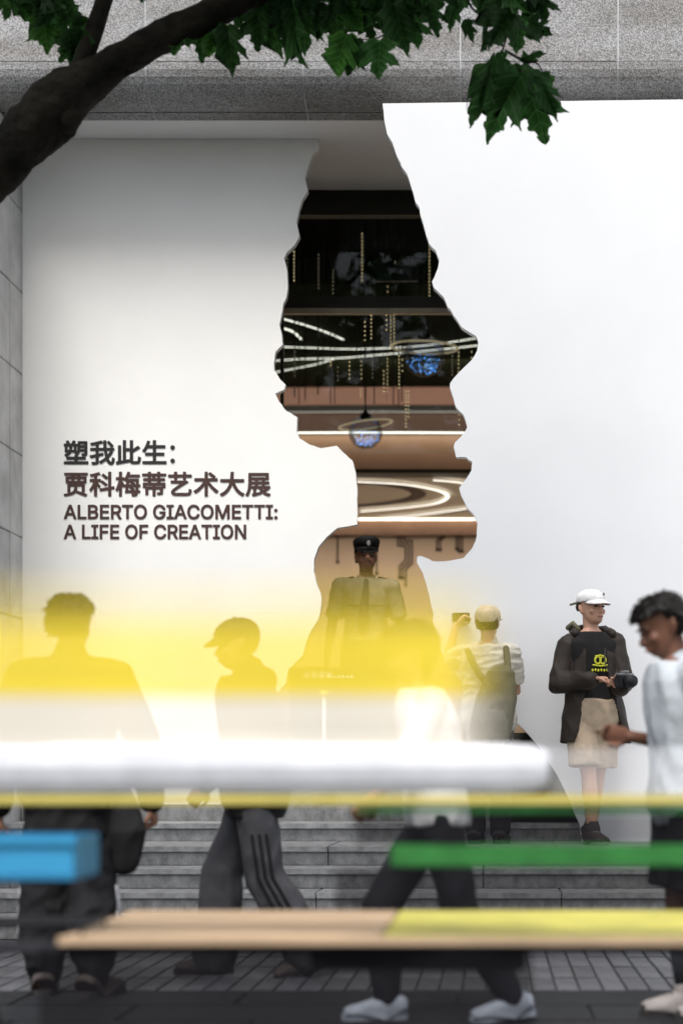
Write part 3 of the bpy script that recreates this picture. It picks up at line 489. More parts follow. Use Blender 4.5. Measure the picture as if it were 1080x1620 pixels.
'R':'103,-36 112,-39 120,-40 252,-40 264,-37 272,-32 280,-24 285,-16 288,0 288,356 468,356 472,353 673,-20 679,-28 688,-35 696,-38 708,-40 856,-40 868,-38 880,-32 888,-24 894,-12 896,4 893,16 683,400 736,432 776,468 784,476 808,513 817,528 837,576 855,636 860,704 855,772 838,828 815,888 784,932 736,980 688,1011 628,1037 620,1039 548,1052 472,1056 120,1056 108,1054 96,1048 88,1040 84,1033 81,1024 80,1016 80,0 82,-12 85,-20 92,-29|288,552 288,864 460,864 512,860 548,854 576,845 596,831 604,823 619,808 633,788 642,764 648,740 652,704 649,676 642,644 633,620 616,597 600,584 576,567 548,558 512,552',
'T':'367,-36 376,-39 384,-40 516,-40 528,-37 540,-29 547,-20 551,-8 552,864 836,864 848,867 860,875 869,888 872,900 871,1024 869,1032 864,1040 856,1048 848,1053 832,1056 532,1056 60,1056 48,1053 35,1044 27,1032 24,1020 24,900 27,888 32,880 40,872 47,868 56,865 64,864 344,864 344,0 346,-12 349,-20 356,-29',
}
ADV={' ': 376, ':': 376, 'A': 960, 'B': 912, 'C': 1020, 'E': 836, 'F': 820, 'G': 1040, 'I': 600, 'L': 784, 'M': 1256, 'N': 1048, 'O': 1068, 'R': 896, 'T': 896}

# ---------------------------------------------------------------- exhibition title, every character a raised piece
def char_mesh(ch, scale, off, depth):
    cu = bpy.data.curves.new('glyph', 'CURVE'); cu.dimensions = '2D'; cu.fill_mode = 'BOTH'; cu.extrude = depth
    for part in GL[ch].split('|'):
        pts = [tuple(map(int, q.split(','))) for q in part.split(' ')]
        s = cu.splines.new('POLY'); s.points.add(len(pts) - 1); s.use_cyclic_u = True
        for sp, (a, b) in zip(s.points, pts): sp.co = (a * scale[0], b * scale[1], 0, 1)
    o = bpy.data.objects.new('glyph', cu); COL.objects.link(o); bpy.context.view_layer.update()
    me = bpy.data.meshes.new_from_object(o.evaluated_get(bpy.context.evaluated_depsgraph_get()))
    bpy.data.objects.remove(o); bpy.data.curves.remove(cu); return me
tl = P(102, 853, LP_ - 0.002)
title = empty('exhibition_title', tl, label='raised four-line exhibition title in black and brown characters on the recessed wall panel', cat='lettering')
S_ = LP_ / F                                     # metres per photo pixel on the panel
def put_line(text, x0, x1, ybase, cap, m, off, cjk):
    rx = 0
    if cjk:
        pitch = (x1 - x0) / len(text.replace(':', '')); cw = 177.0 * 4
        sc = (pitch / cw * S_, cap / 164.0 / 4 * S_)
        x = x0
        for ch in text:
            if ch == ':':
                for yy in (6, 27):
                    bm = bmesh.new(); bmesh.ops.create_cone(bm, cap_ends=True, segments=20, radius1=0.0175, radius2=0.0175, depth=0.004, matrix=Matrix.Rotation(R(90), 4, 'X'))
                    o = bobj('colon_dot', bm, m, title, loc=((x + 8 - 102) * S_, -0.0005, (853 - ybase + yy) * S_))
                continue
            me = char_mesh(ch, sc, off, 0.0018)
            o = link('character', me, m, title, loc=((x - 102) * S_, -0.0005, (853 - ybase) * S_ + 64 * sc[1])); o.rotation_euler = (R(90), 0, 0)
            x += pitch
    else:
        tot = sum(ADV[c] for c in text); sc = ((x1 - x0) / tot * S_, cap / 274.0 / 4 * S_); x = 0
        for ch in text:
            if ch != ' ':
                me = char_mesh(ch, sc, off, 0.0018)
                o = link('character', me, m, title, loc=((x0 - 102) * S_ + x * sc[0], -0.0005, (853 - ybase) * S_ + 40 * sc[1])); o.rotation_euler = (R(90), 0, 0)
            x += ADV[ch]
put_line('塑我此生:', 100, 265, 735, 38, M['ink'], 0.0058, True)
put_line('贾科梅蒂艺术大展', 100, 429, 785, 38, M['inkbrown'], 0.0052, True)
put_line('ALBERTO GIACOMETTI:', 101, 440, 821.5, 23, M['inkbrown'], 0.0050, False)
put_line('A LIFE OF CREATION', 101, 391, 853, 23, M['inkbrown'], 0.0050, False)

# ---------------------------------------------------------------- hanging lights in the lobby
M['bead'] = emission('warm_bead', (1.0, 0.78, 0.42), 0.55); M['beaddim'] = emission('dim_bead', (1.0, 0.85, 0.6), 0.12)
M['wire'] = mat('dark_wire', (0.03, 0.025, 0.022), 0.5, 0.1, 5)
strands = []
def fr5(x, a, b, dim=False): strands.append((420 + x / 2.842, 160 + a / 2.842, 160 + b / 2.842, dim))
def fr8(x, a, b, dim=False): strands.append((440 + x / 3.375, 480 + a / 3.375, 480 + b / 3.375, dim))
def fr6(x, a, b, dim=False): strands.append((420 + x / 2.842, 480 + a / 2.842, 480 + b / 2.842, dim))
for a in ((128, 645, 805), (98, 690, 830, True), (238, 690, 840, True), (303, 760, 880, True), (434, 595, 805), (582, 720, 740, True), (548, 810, 880), (736, 650, 875)): fr5(*a)
for a in ((462, 98, 195), (496, 64, 185), (553, 125, 190, True), (577, 62, 140), (600, 70, 240), (618, 62, 215), (380, 290, 400), (443, 285, 400), (503, 290, 395, True), (563, 360, 470), (582, 275, 470), (645, 280, 450), (662, 300, 360), (928, 260, 380, True), (962, 240, 385), (1032, 225, 290), (87, 240, 385, True), (318, 340, 410, True), (280, 300, 330)): fr8(*a)
for a in ((630, 395, 555), (642, 395, 510), (870, 480, 545), (545, 395, 440, True), (428, 385, 415), (134, 380, 420, True)): fr6(*a)
strands.sort()
ORD = 'first second third fourth fifth sixth seventh eighth ninth tenth eleventh twelfth thirteenth fourteenth fifteenth sixteenth seventeenth eighteenth nineteenth twentieth'.split()
ORD += ['twenty-' + o for o in ORD[:9]] + ['thirtieth'] + ['thirty-' + o for o in ORD[:9]]
for i, (x, a, b, dim) in enumerate(strands):
    d = 15.2 + (i * 37 % 17) / 17 * 1.6
    top = P(x, a, d); bot = P(x, b, d)
    root = empty('light_strand', (top.x, top.y, bot.z), label='%s strand of %s warm beads hanging in the lobby, %s from the left' % ('short' if b - a < 22 else 'long' if b - a > 52 else 'middling', 'dim' if dim else 'bright', ORD[i]), cat='string light', group='bead light strands hanging in the lobby')
    bm = bmesh.new(); L = top.z - bot.z; k = max(3, int(L / (5.0 * d / F)))
    for j in range(k):
        r_ = bmesh.ops.create_icosphere(bm, subdivisions=1, radius=0.0055)
        for vtx in r_['verts']: vtx.co.z += L * j / (k - 1)
    bobj('bead_row', bm, M['beaddim' if dim else 'bead'], root, True)
    bm = bmesh.new(); tube(bm, [(0, 0, 0), (0, 0, max(L + 0.4, 8.95 - bot.z))], 0.0016, 5); bobj('wire', bm, M['wire'], root)
for i, (x, a, b) in enumerate(sorted(((129, 380, 420), (150, 378, 452), (178, 378, 432), (236, 378, 410), (292, 385, 448), (310, 385, 450), (447, 388, 455), (488, 385, 450), (574, 390, 452), (598, 390, 455), (612, 390, 440), (178, 250, 350), (234, 265, 405), (258, 260, 300), (410, 250, 330), (620, 250, 350)))):
    d = 16.9; top = P(420 + x / 2.842, 480 + a / 2.842, d); bot = P(420 + x / 2.842, 480 + b / 2.842, d)
    bm = bmesh.new(); tube(bm, [(0, 0, 0), (0, 0, 8.95 - bot.z)], 0.005, 6)
    tag(bobj('hanging_rod', bm, M['wire'], loc=bot), 'thin unlit dark rod hanging in the lobby, %s rod from the left' % ORD[i], 'rod', 'unlit rods hanging in the lobby')
M['globe'] = glassy('globe_glass', (0.86, 0.88, 0.92), 0.03, 0.03); M['blue'] = emission('blue_spark', (0.10, 0.36, 1.0), 1.6); M['blue2'] = emission('pale_spark', (0.5, 0.75, 1.0), 1.0)
M['gold'] = mat('gold_ring', (0.75, 0.62, 0.40), 0.3, 0.05, 5, metal=0.7, emit=(1, 0.85, 0.55), estr=0.08)
def globe(px, py, rpx, d, ring_tilt, ring_px, label):
    c = P(px, py, d); r = rpx * d / F; root = empty('globe_lamp', c, label=label, cat='lamp')
    bm = bmesh.new(); ell(bm, (0, 0, 0), r, r, r, 28); bobj('glass_ball', bm, M['globe'], root, True)
    for m_, k in (('blue', 90), ('blue2', 22)):
        bm = bmesh.new()
        for _ in range(k):
            a = random.uniform(0, 6.283); q = r * 0.85 * math.sqrt(random.random()); z = -r * random.uniform(0.0, 0.8) * (1 if m_ == 'blue' else 0.9)
            if q * q + z * z > (r * 0.9) ** 2: q *= 0.5
            rr = bmesh.ops.create_icosphere(bm, subdivisions=1, radius=random.uniform(0.002, 0.0048))
            for vtx in rr['verts']: vtx.co += Vector((q * math.cos(a), q * math.sin(a), z))
        tag(bobj('sparkle', bm, M[m_], root), kind='stuff')
    bm = bmesh.new(); rr = ring_px / 2 * d / F; q = [Vector((rr * math.cos(t), rr * math.sin(t), 0)) for t in [2 * math.pi * k / 48 for k in range(48)]]
    rings = []
    for k, p in enumerate(q):
        n_ = p.normalized(); rings.append([p + n_ * 0.014 * math.cos(t) + Vector((0, 0, 0.010 * math.sin(t))) for t in [2 * math.pi * s / 6 for s in range(6)]])
    rings_loft(bm, rings + [rings[0]], False); bmesh.ops.remove_doubles(bm, verts=bm.verts, dist=1e-5)
    o = bobj('ring', bm, M['gold'], root, True, loc=(0, 0, r * 0.42)); o.rotation_euler = (R(3), ring_tilt, 0)
    bm = bmesh.new(); tube(bm, [(0, 0, r * 0.93), (0, 0, r * 1.08), (0, 0, r * 1.2)], [r * 0.34, r * 0.22, r * 0.1], 16); bobj('cap', bm, M['black'], root, True)
    bm = bmesh.new(); tube(bm, [(0, 0, r * 1.2), (0, 0, 8.95 - c.z)], 0.006, 6); bobj('cord', bm, M['wire'], root)
globe(671, 563, 33, 16.8, R(2), 104, 'larger upper glass globe lamp with blue sparkles and gold ring')
globe(578, 683, 27, 16.6, R(-8), 84, 'smaller lower glass globe lamp with blue sparkles and gold ring')
M['signgrey'] = mat('dark_sign', (0.035, 0.04, 0.042), 0.3, 0.2, 6)
bm = bmesh.new(); a_, b_ = P(595, 418, 15), P(661, 445, 15)
box(bm, a_.x, b_.x, 14.98, 15.02, b_.z, a_.z, 0.004)
sg = bobj('hanging_sign', bm, M['signgrey']); tag(sg, 'dim grey rectangular sign hanging high in the dark lobby', 'sign')
bm = bmesh.new()
for x in (a_.x + 0.05, b_.x - 0.05): tube(bm, [(x, 15, a_.z), (x, 15, 8.95)], 0.003, 5)
bobj('cable', bm, M['wire'], sg)

# ---------------------------------------------------------------- desk and slim stand in the opening
desk = empty('reception_desk', (P(540, 1100, 13.12).x, 13.12, 1.002), label='plain black desk with small white marks in front of the guard', cat='desk')
M['deskblack'] = mat('desk_black', (0.02, 0.018, 0.016), 0.5, 0.15, 6); M['whitemark'] = mat('white_print', (0.7, 0.7, 0.68), 0.6)
dx0, dx1 = P(456, 1055, 13).x - desk.location.x, P(626, 1055, 13).x - desk.location.x
HT = P(540, 1056, 13).z - 1.002
bobj('front_panel', box(bmesh.new(), dx0 + 0.01, dx1 - 0.01, -0.14, -0.12, -0.25, HT - 0.03, 0.002), M['deskblack'], desk)
bobj('desk_top', box(bmesh.new(), dx0, dx1, -0.16, 0.05, HT - 0.028, HT, 0.004), M['deskblack'], desk)
for x in (dx0 + 0.012, dx1 - 0.036): bobj('side_panel', box(bmesh.new(), x, x + 0.024, -0.118, 0.04, 0.0, HT - 0.03, 0.002), M['deskblack'], desk)
xx = P(481, 1066, 13).x - desk.location.x; zz = P(481, 1073, 13).z - 1.002
for k in range(9):
    wd = (0.045 if k < 4 else 0.02); hh = 0.05 if k < 4 else 0.02
    bobj('white_mark', box(bmesh.new(), xx, xx + wd, -0.1435, -0.1405, zz, zz + hh), M['whitemark'], desk); xx += wd + 0.012
st = empty('slim_stand', (P(509, 1100, 12.6).x, 12.78, 0.877), label='slim white post with round yellow head in the opening', cat='stand')
hz = P(509, 1097, 12.7).z - 0.877
M['whiteplastic'] = mat('white_plastic', (0.75, 0.78, 0.76), 0.35, 0.05, 5); M['yellowplastic'] = mat('yellow_plastic', (0.6, 0.55, 0.05), 0.4, 0.05, 5)
bm = bmesh.new(); tube(bm, [(0, 0, 0.02), (0, 0, hz)], 0.018, 12); bobj('stem', bm, M['whiteplastic'], st, True)
bm = bmesh.new(); ell(bm, (0, 0, hz), 0.036, 0.036, 0.026, 16); bobj('head', bm, M['yellowplastic'], st, True)
bm = bmesh.new(); tube(bm, [(0, 0, 0.0), (0, 0, 0.02)], [0.1, 0.08], 20, round_ends=False); bobj('foot', bm, M['whiteplastic'], st, True)

# ================================================================ PEOPLE
def voxel(bm, size, smooth=3, fold=0.0, ffreq=9.0, seed=0.0, squash=0.6):
    """fuse overlapping closed shapes into one continuous surface"""
    bmesh.ops.recalc_face_normals(bm, faces=bm.faces)
    me = bpy.data.meshes.new('tmp'); bm.to_mesh(me); bm.free()
    o = bpy.data.objects.new('tmp', me); COL.objects.link(o)
    r_ = o.modifiers.new('r', 'REMESH'); r_.mode = 'VOXEL'; r_.voxel_size = size
    if smooth:
        s = o.modifiers.new('s', 'SMOOTH'); s.iterations = smooth; s.factor = 0.5
    bpy.context.view_layer.update()
    out = bpy.data.meshes.new_from_object(o.evaluated_get(bpy.context.evaluated_depsgraph_get()))
    bpy.data.objects.remove(o); bpy.data.meshes.remove(me)
    if fold:
        nr = [v.normal.copy() for v in out.vertices]
        for v, n_ in zip(out.vertices, nr):
            p = v.co
            q = Vector((p.x * ffreq + seed, p.y * ffreq, p.z * ffreq * squash + p.x * ffreq * 0.5))
            g = noise.noise(q); g2 = noise.noise(q * 2.3 + Vector((5, 1, 2)))
            ridge = 1 - abs(g) * 2
            v.co = p + n_ * fold * 1.3 * (0.7 * ridge + 0.45 * g2 - 0.2)
    return out

HEAD = [(0.0, .030, -.066, -.012), (.06, .046, -.088, .012), (.17, .058, -.096, .040), (.3, .066, -.098, .064), (.42, .071, -.094, .084), (.52, .074, -.092, .094), (.63, .076, -.098, .098), (.74, .075, -.096, .096), (.84, .067, -.082, .086), (.93, .046, -.052, .06), (.985, .02, -.02, .028)]
HH = 0.232
def head_rings(T, lo=0, hi=1, grow=0.0, front=None, n=20, side=None):
    rings = []
    for t, wd, f, b in HEAD:
        if t < lo or t > hi: continue
        f2 = f - grow if front is None else max(f - grow, front(t)); b2 = b + grow
        w2 = wd + grow; cy = (f2 + b2) / 2; ry = (b2 - f2) / 2; z = t * HH + (grow * (t - 0.4) * 1.3)
        rings.append([T @ Vector((w2 * math.cos(2 * math.pi * k / n), cy + ry * math.sin(2 * math.pi * k / n), z)) for k in range(n)])
    return rings

DEF = dict(pelvis=(0, 0, .94), chest=(0, 0, 1.30), neck=(0, 0.012, 1.47),
           sa=(-.178, .012, 1.405), ea=(-.225, .03, 1.12), wa=(-.235, -.02, .87), sb=(.178, .012, 1.405), eb=(.225, .03, 1.12), wb=(.235, -.02, .87),
           ha=(-.088, 0, .90), ka=(-.095, -.02, .49), aa=(-.095, .03, .085), hb=(.088, 0, .90), kb=(.095, -.02, .49), ab=(.095, .03, .085),
           fa=(0, -1, 0), fb=(0, -1, 0), head=(0, 0, 0), pa=(1, 0, 0), pb=(-1, 0, 0), curl=0.5)
TORSO = [(.80, .10, .085), (.86, .150, .108), (.93, .162, .115), (1.02, .148, .106), (1.12, .138, .098), (1.22, .150, .108), (1.32, .163, .112), (1.39, .160, .100), (1.44, .115, .08), (1.485, .062, .058)]

class Person:
    def __init__(s, loc, rz, H, label, pose, skin, vox=0.009, stocky=1.0):
        s.J = dict(DEF); s.J.update(pose); s.k = H / 1.75; s.st = stocky
        s.J = {a: (Vector(b) if isinstance(b, tuple) else b) for a, b in s.J.items()}
        s.root = empty('person', loc, rz, label=label, cat='person'); s.root.scale = (s.k,) * 3
        s.skin = skin; s.vox = vox; s.body()
    def cy(s, z):
        a, b, c = s.J['pelvis'], s.J['chest'], s.J['neck']
        if z < b.z:
            t = (z - a.z) / (b.z - a.z); return a.lerp(b, max(t, -0.4))
        t = (z - b.z) / (c.z - b.z); return b.lerp(c, min(t, 1.2))
    def torso(s, bm, z0, z1, gx=0.0, gy=0.0, flare=0.0, rows=TORSO, n=24):
        rings = []; zs = sorted(set([z0, z1] + [r[0] for r in rows if z0 < r[0] < z1]))
        for z in zs:
            for q in range(len(rows) - 1):
                if rows[q][0] <= z <= rows[q + 1][0]: break
            t = (z - rows[q][0]) / (rows[q + 1][0] - rows[q][0]); t = max(0, min(1, t))
            rx = (rows[q][1] * (1 - t) + rows[q + 1][1] * t) * s.st + gx; ry = (rows[q][2] * (1 - t) + rows[q + 1][2] * t) * (0.5 + s.st / 2) + gy
            if z < 1.2: rx += flare * (1.2 - z); ry += flare * (1.2 - z)
            c = s.cy(z); ring = []
            for k in range(n):
                a = 2 * math.pi * k / n; ca, sa_ = math.cos(a), math.sin(a); e = 0.82
                ring.append(Vector((c.x + rx * math.copysign(abs(ca) ** e, ca), c.y + ry * math.copysign(abs(sa_) ** e, sa_), z)))
            rings.append(ring)
        rings_loft(bm, rings)
    def T(s):
        hx, hy, hz = s.J['head']
        base = s.J['neck'] + Vector((0, -0.012, 0.055))
        return Matrix.Translation(base) @ Matrix.Rotation(hz, 4, 'Z') @ Matrix.Rotation(hx, 4, 'X') @ Matrix.Rotation(hy, 4, 'Y')
    def arm(s, bm, side, r0, r1, r2, t1=1.0, shoulder=0.0):
        a, b, c = s.J['s' + side], s.J['e' + side], s.J['w' + side]
        if t1 < 1:   # short sleeve: ends part-way down the upper arm
            tube(bm, spline([a, a.lerp(b, t1 * 0.5), a.lerp(b, t1)], 3), [r0] * 4 + [r0 * 0.97] * 2 + [r1], 14, round_ends=False); return
        e = a.lerp(b, 0.5) ; f = b.lerp(c, 0.45)
        tube(bm, [a, e, a.lerp(b, 0.85), b, b.lerp(c, .2), f, c], [r0, r0 * .95, r1 * 1.02, r1, r1 * 1.02, (r1 + r2) / 2, r2], 14)
    def leg(s, bm, side, r0, r1, r2, zend=None, flare=None):
        a, b, c = s.J['h' + side], s.J['k' + side], s.J['a' + side]
        if zend is not None:
            t = (a.z - zend) / (a.z - b.z)
            tube(bm, [a, a.lerp(b, t * 0.5), a.lerp(b, t)], [r0, r0 * 0.98, r1], 16, round_ends=False); return
        tube(bm, [a, a.lerp(b, .35), a.lerp(b, .75), b, b.lerp(c, .3), b.lerp(c, .65), c], [r0, r0 * .96, (r0 + r1) / 2 * .96, r1, r1 * 1.04 if flare is None else flare, (r1 * .55 + r2 * .45) if flare is None else flare, r2 if flare is None else r2], 16)
    def hand(s, bm, side):
        wv = s.J['w' + side]; d = (wv - s.J['e' + side]).normalized()
        if 'd' + side in s.J: d = s.J['d' + side].normalized()
        pn = s.J['p' + side]; pn = (pn - d * pn.dot(d)).normalized(); lat = d.cross(pn)      # pn: way the palm faces
        if side == 'a': lat = -lat
        cu = s.J.get('curl' + side, s.J['curl'])
        tube(bm, [wv - d * 0.01, wv + d * 0.03, wv + d * 0.085], [0.026, 0.038, 0.040], 12, flat=0.42, ref=pn)
        for i, (o, L) in enumerate(((-0.030, .062), (-0.010, .074), (0.010, .070), (0.029, .056))):
            p0 = wv + d * 0.085 + lat * o * -1; q = [p0 - d * 0.015, p0]; ang = 0; cur = p0
            for j, f in enumerate((.45, .32, .26)):
                ang += cu * (0.55 + 0.28 * j); dr = d * math.cos(ang) + pn * math.sin(ang); cur = cur + dr * L * f; q.append(cur)
            tube(bm, q, [.0098, .0098, .0092, .0088, .0075], 8)
        p0 = wv + d * 0.03 + lat * 0.030; q = [p0, p0 + d * .028 + lat * .022 + pn * .008, p0 + d * .055 + lat * .026 + pn * (.012 + .02 * cu), p0 + d * .076 + lat * .02 + pn * (.014 + .035 * cu)]
        tube(bm, q, [.013, .0115, .0105, .0085], 8)
    def foot_dir(s, side): return s.J['f' + side].normalized()
    def foot(s, bm, side, g=0.0, L=0.25):
        a = s.J['a' + side]; f = s.foot_dir(side); gz = a.z - 0.085; dn = Vector((0, 0, 1))
        lat = f.cross(dn).normalized(); up = lat.cross(f).normalized()
        if up.z < 0: up = -up
        base = a - up * 0.045
        st = [(-.075, .026, .030, .012), (-.055, .034, .040, .02), (0.0, .036, .045, .026), (.06, .040, .037, .012), (.115, .046, .029, .002), (.155, .043, .023, -.006), (.178, .024, .015, -.012)]
        rings = []
        for t, wd, ht, zc in st:
            t = t - g if t < -.05 else t + g * .8 if t > .15 else t
            c = base + f * t + up * (zc - 0.008); w2, h2 = wd + g, ht + g * 0.6; ring = []
            for k in range(16):
                q = 2 * math.pi * k / 16; sn = math.sin(q)
                zoff = h2 * sn if sn > 0 else 0
                z_ = c + up * (zoff)
                if sn <= 0: z_ = base + up * (-0.040 - 0.4 * g + 0.0) + up * (0.004 * (1 + sn))
                ring.append(z_ + lat * w2 * math.copysign(abs(math.cos(q)) ** 0.75, math.cos(q)))
            rings.append(ring)
        rings_loft(bm, rings)
        tube(bm, [base + up * .0, a + up * 0.03], [0.036 + g, 0.036 + g], 12)
    def body(s):
        bm = bmesh.new(); s.torso(bm, .80, 1.485)
        for sd in 'ab':
            s.arm(bm, sd, .047, .038, .026); s.hand(bm, sd); s.leg(bm, sd, .082, .053, .036); s.foot(bm, sd)
            sh = s.J['s' + sd]; c = s.cy(1.38); tube(bm, [Vector((c.x + (sh.x - c.x) * .3, c.y, 1.40)), sh], [.07, .054], 12)
        T = s.T(); tube(bm, [s.J['neck'] - Vector((0, 0, .05)), s.J['neck'] + Vector((0, -.004, .03)), T @ Vector((0, 0.012, 0.075))], [.066, .054, .054], 14)
        rings_loft(bm, head_rings(T))
        rings = []                                                         # nose, lips, chin, brow
        tube(bm, [T @ Vector((0, -.088, HH * .50)), T @ Vector((0, -.106, HH * .40)), T @ Vector((0, -.112, HH * .345))], [.009, .011, .014], 10)
        for sx in (-1, 1):
            ell(bm, T @ Vector((sx * .012, -.100, HH * .335)), .009, .010, .008, 8)
            tube(bm, [T @ Vector((sx * .010, -.094, HH * .565)), T @ Vector((sx * .045, -.084, HH * .565))], [.009, .008], 8)
            tube(bm, [T @ Vector((sx * .076, .016, HH * .33)), T @ Vector((sx * .083, .022, HH * .44)), T @ Vector((sx * .083, .026, HH * .53))], [.010, .016, .015], 8, flat=0.5, ref=(1, 0, 0))
        tube(bm, [T @ Vector((-.020, -.093, HH * .215)), T @ Vector((0, -.101, HH * .22)), T @ Vector((.020, -.093, HH * .215))], [.006, .0085, .006], 8)
        tube(bm, [T @ Vector((-.018, -.090, HH * .17)), T @ Vector((0, -.098, HH * .168)), T @ Vector((.018, -.090, HH * .17))], [.006, .009, .006], 8)
        for sx in (-1, 1): ell(bm, T @ Vector((sx * .046, -.066, HH * .36)), .022, .022, .024, 10)
        me = voxel(bm, s.vox, 1); s.b = link('body', me, s.skin, s.root, True)
        bm = bmesh.new(); tube(bm, [T @ Vector((-.022, -.0975, HH * .193)), T @ Vector((0, -.1085, HH * .195)), T @ Vector((.022, -.0975, HH * .193))], [.003, .005, .003], 6); bobj('lips', bm, M['lips'], s.root, True)
        for sx in (-1, 1):                                                  # eyes and brows
            bm = bmesh.new(); ell(bm, T @ Vector((sx * .032, -.0915, HH * .495)), .0125, .006, .0062, 10); bobj('eye', bm, M['eye'], s.root, True)
            bm = bmesh.new(); tube(bm, [T @ Vector((sx * .014, -.1035, HH * .575)), T @ Vector((sx * .034, -.101, HH * .59)), T @ Vector((sx * .052, -.086, HH * .58))], [.004, .0045, .003], 6); bobj('eyebrow', bm, M['hairblack'], s.root, True)
    def cloth(s, name, bm, m, vox=0.011, smooth=4, fold=0.006, freq=9.0, label=None, squash=.6):
        o = link(name, voxel(bm, vox, smooth, fold, freq, random.uniform(0, 50), squash), m, s.root, True)
        if label: o['label'] = label
        return o
    def hair(s, m, grow=0.016, lo=.42, fringe=.70, back=.2, tuft=0.006, locks=True):
        T = s.T(); bm = bmesh.new()
        rings_loft(bm, head_rings(T, fringe, 1, grow))
        fr = lambda t: 0.005 if t < fringe else -1.0
        rings_loft(bm, head_rings(T, back, fringe + .12, grow * .9, front=lambda t: 0.018 if t < .55 else -0.03))
        me = voxel(bm, .006, 2, tuft, 42, random.uniform(0, 9), .35)
        vs_ = [v.co.copy() for v in me.vertices]; nr = [v.normal.copy() for v in me.vertices]; fs_ = [tuple(q.vertices) for q in me.polygons]; top = T @ Vector((0, .02, HH))
        rn = random.Random(len(vs_))
        for i in rn.sample(range(len(nr)), min(len(nr), 2600 if locks else 0)):          # fine locks lying over the mass
            c, n_ = vs_[i], nr[i]; fl = (c - top); fl = fl - n_ * fl.dot(n_)
            if fl.length < 1e-4: continue
            fl = (fl.normalized() + Vector((rn.uniform(-.5, .5), rn.uniform(-.5, .5), rn.uniform(-.4, .3)))).normalized(); sd = fl.cross(n_).normalized() * .0022; L = rn.uniform(.012, .032)
            k = len(vs_); vs_ += [c - sd, c + sd, c + fl * L * .6 + n_ * (.004 + rn.uniform(0, .006)), c + fl * L + n_ * rn.uniform(-.002, .010)]; fs_ += [(k, k + 1, k + 2), (k + 1, k + 3, k + 2)]
        m2 = bpy.data.meshes.new('hair'); m2.from_pydata([tuple(q) for q in vs_], [], fs_); m2.update()
        o = link('hair', m2, m, s.root, True); return o
    def cap(s, m, brim_m=None, yaw=0.0, strap=True):
        T = s.T() @ Matrix.Rotation(yaw, 4, 'Z'); bm = bmesh.new()
        rings_loft(bm, head_rings(T, .63, 1, .017)); c = link('cap_crown', voxel(bm, .006, 3, .001, 20), m, s.root, True)
        bm = bmesh.new(); top = []; n = 15
        for k in range(n):
            a = math.pi * k / (n - 1); x = .080 * math.cos(a); fy = -.055 - .115 * math.sin(a) ** .8; by = -.095 * math.sin(a) ** .6 - 0.012
            arch = -.022 * (abs(x) / .08) ** 2
            top.append((T @ Vector((x, fy, HH * .66 + arch - .030 * math.sin(a))), T @ Vector((x * .99, by, HH * .69 + arch * .6))))
        rings = []
        for p, q in top: rings.append([p, q, q + Vector((0, 0, .006)), p + Vector((0, 0, .006))])
        rings_loft(bm, rings); bobj('cap_brim', bm, brim_m or m, s.root, True)
        bm = bmesh.new(); ell(bm, T @ Vector((0, .0, HH * 1.075)), .009, .009, .004, 8); bobj('cap_button', bm, m, s.root, True)
    def shoes(s, m, sole, g=.019):
        for sd in 'ab':
            bm = bmesh.new(); s.foot(bm, sd, g); o = link('shoe', voxel(bm, .006, 2), m, s.root, True)
            a = s.J['a' + sd]; f = s.foot_dir(sd); lat = f.cross(Vector((0, 0, 1))).normalized(); up = lat.cross(f).normalized()
            if up.z < 0: up = -up
            base = a - up * .088; bm = bmesh.new(); rings = []
            for t, wd in ((-.096, .022), (-.085, .036), (-.05, .045), (.0, .046), (.06, .05), (.115, .057), (.16, .054), (.186, .04), (.2, .02)):
                c = base + f * t; rings.append([c + lat * wd, c - lat * wd, c - lat * wd * 1.02 + up * .028, c + lat * wd * 1.02 + up * .028])
            rings_loft(bm, rings); q = bobj('sole', bm, sole, o)
            bm = bmesh.new()
            for k in range(4):
                c = a + f * (.045 + .022 * k) + up * (.012 - .011 * k); tube(bm, [c - lat * .024, c + up * .006, c + lat * .024], .0035, 6)
            bobj('lace', bm, sole, o)

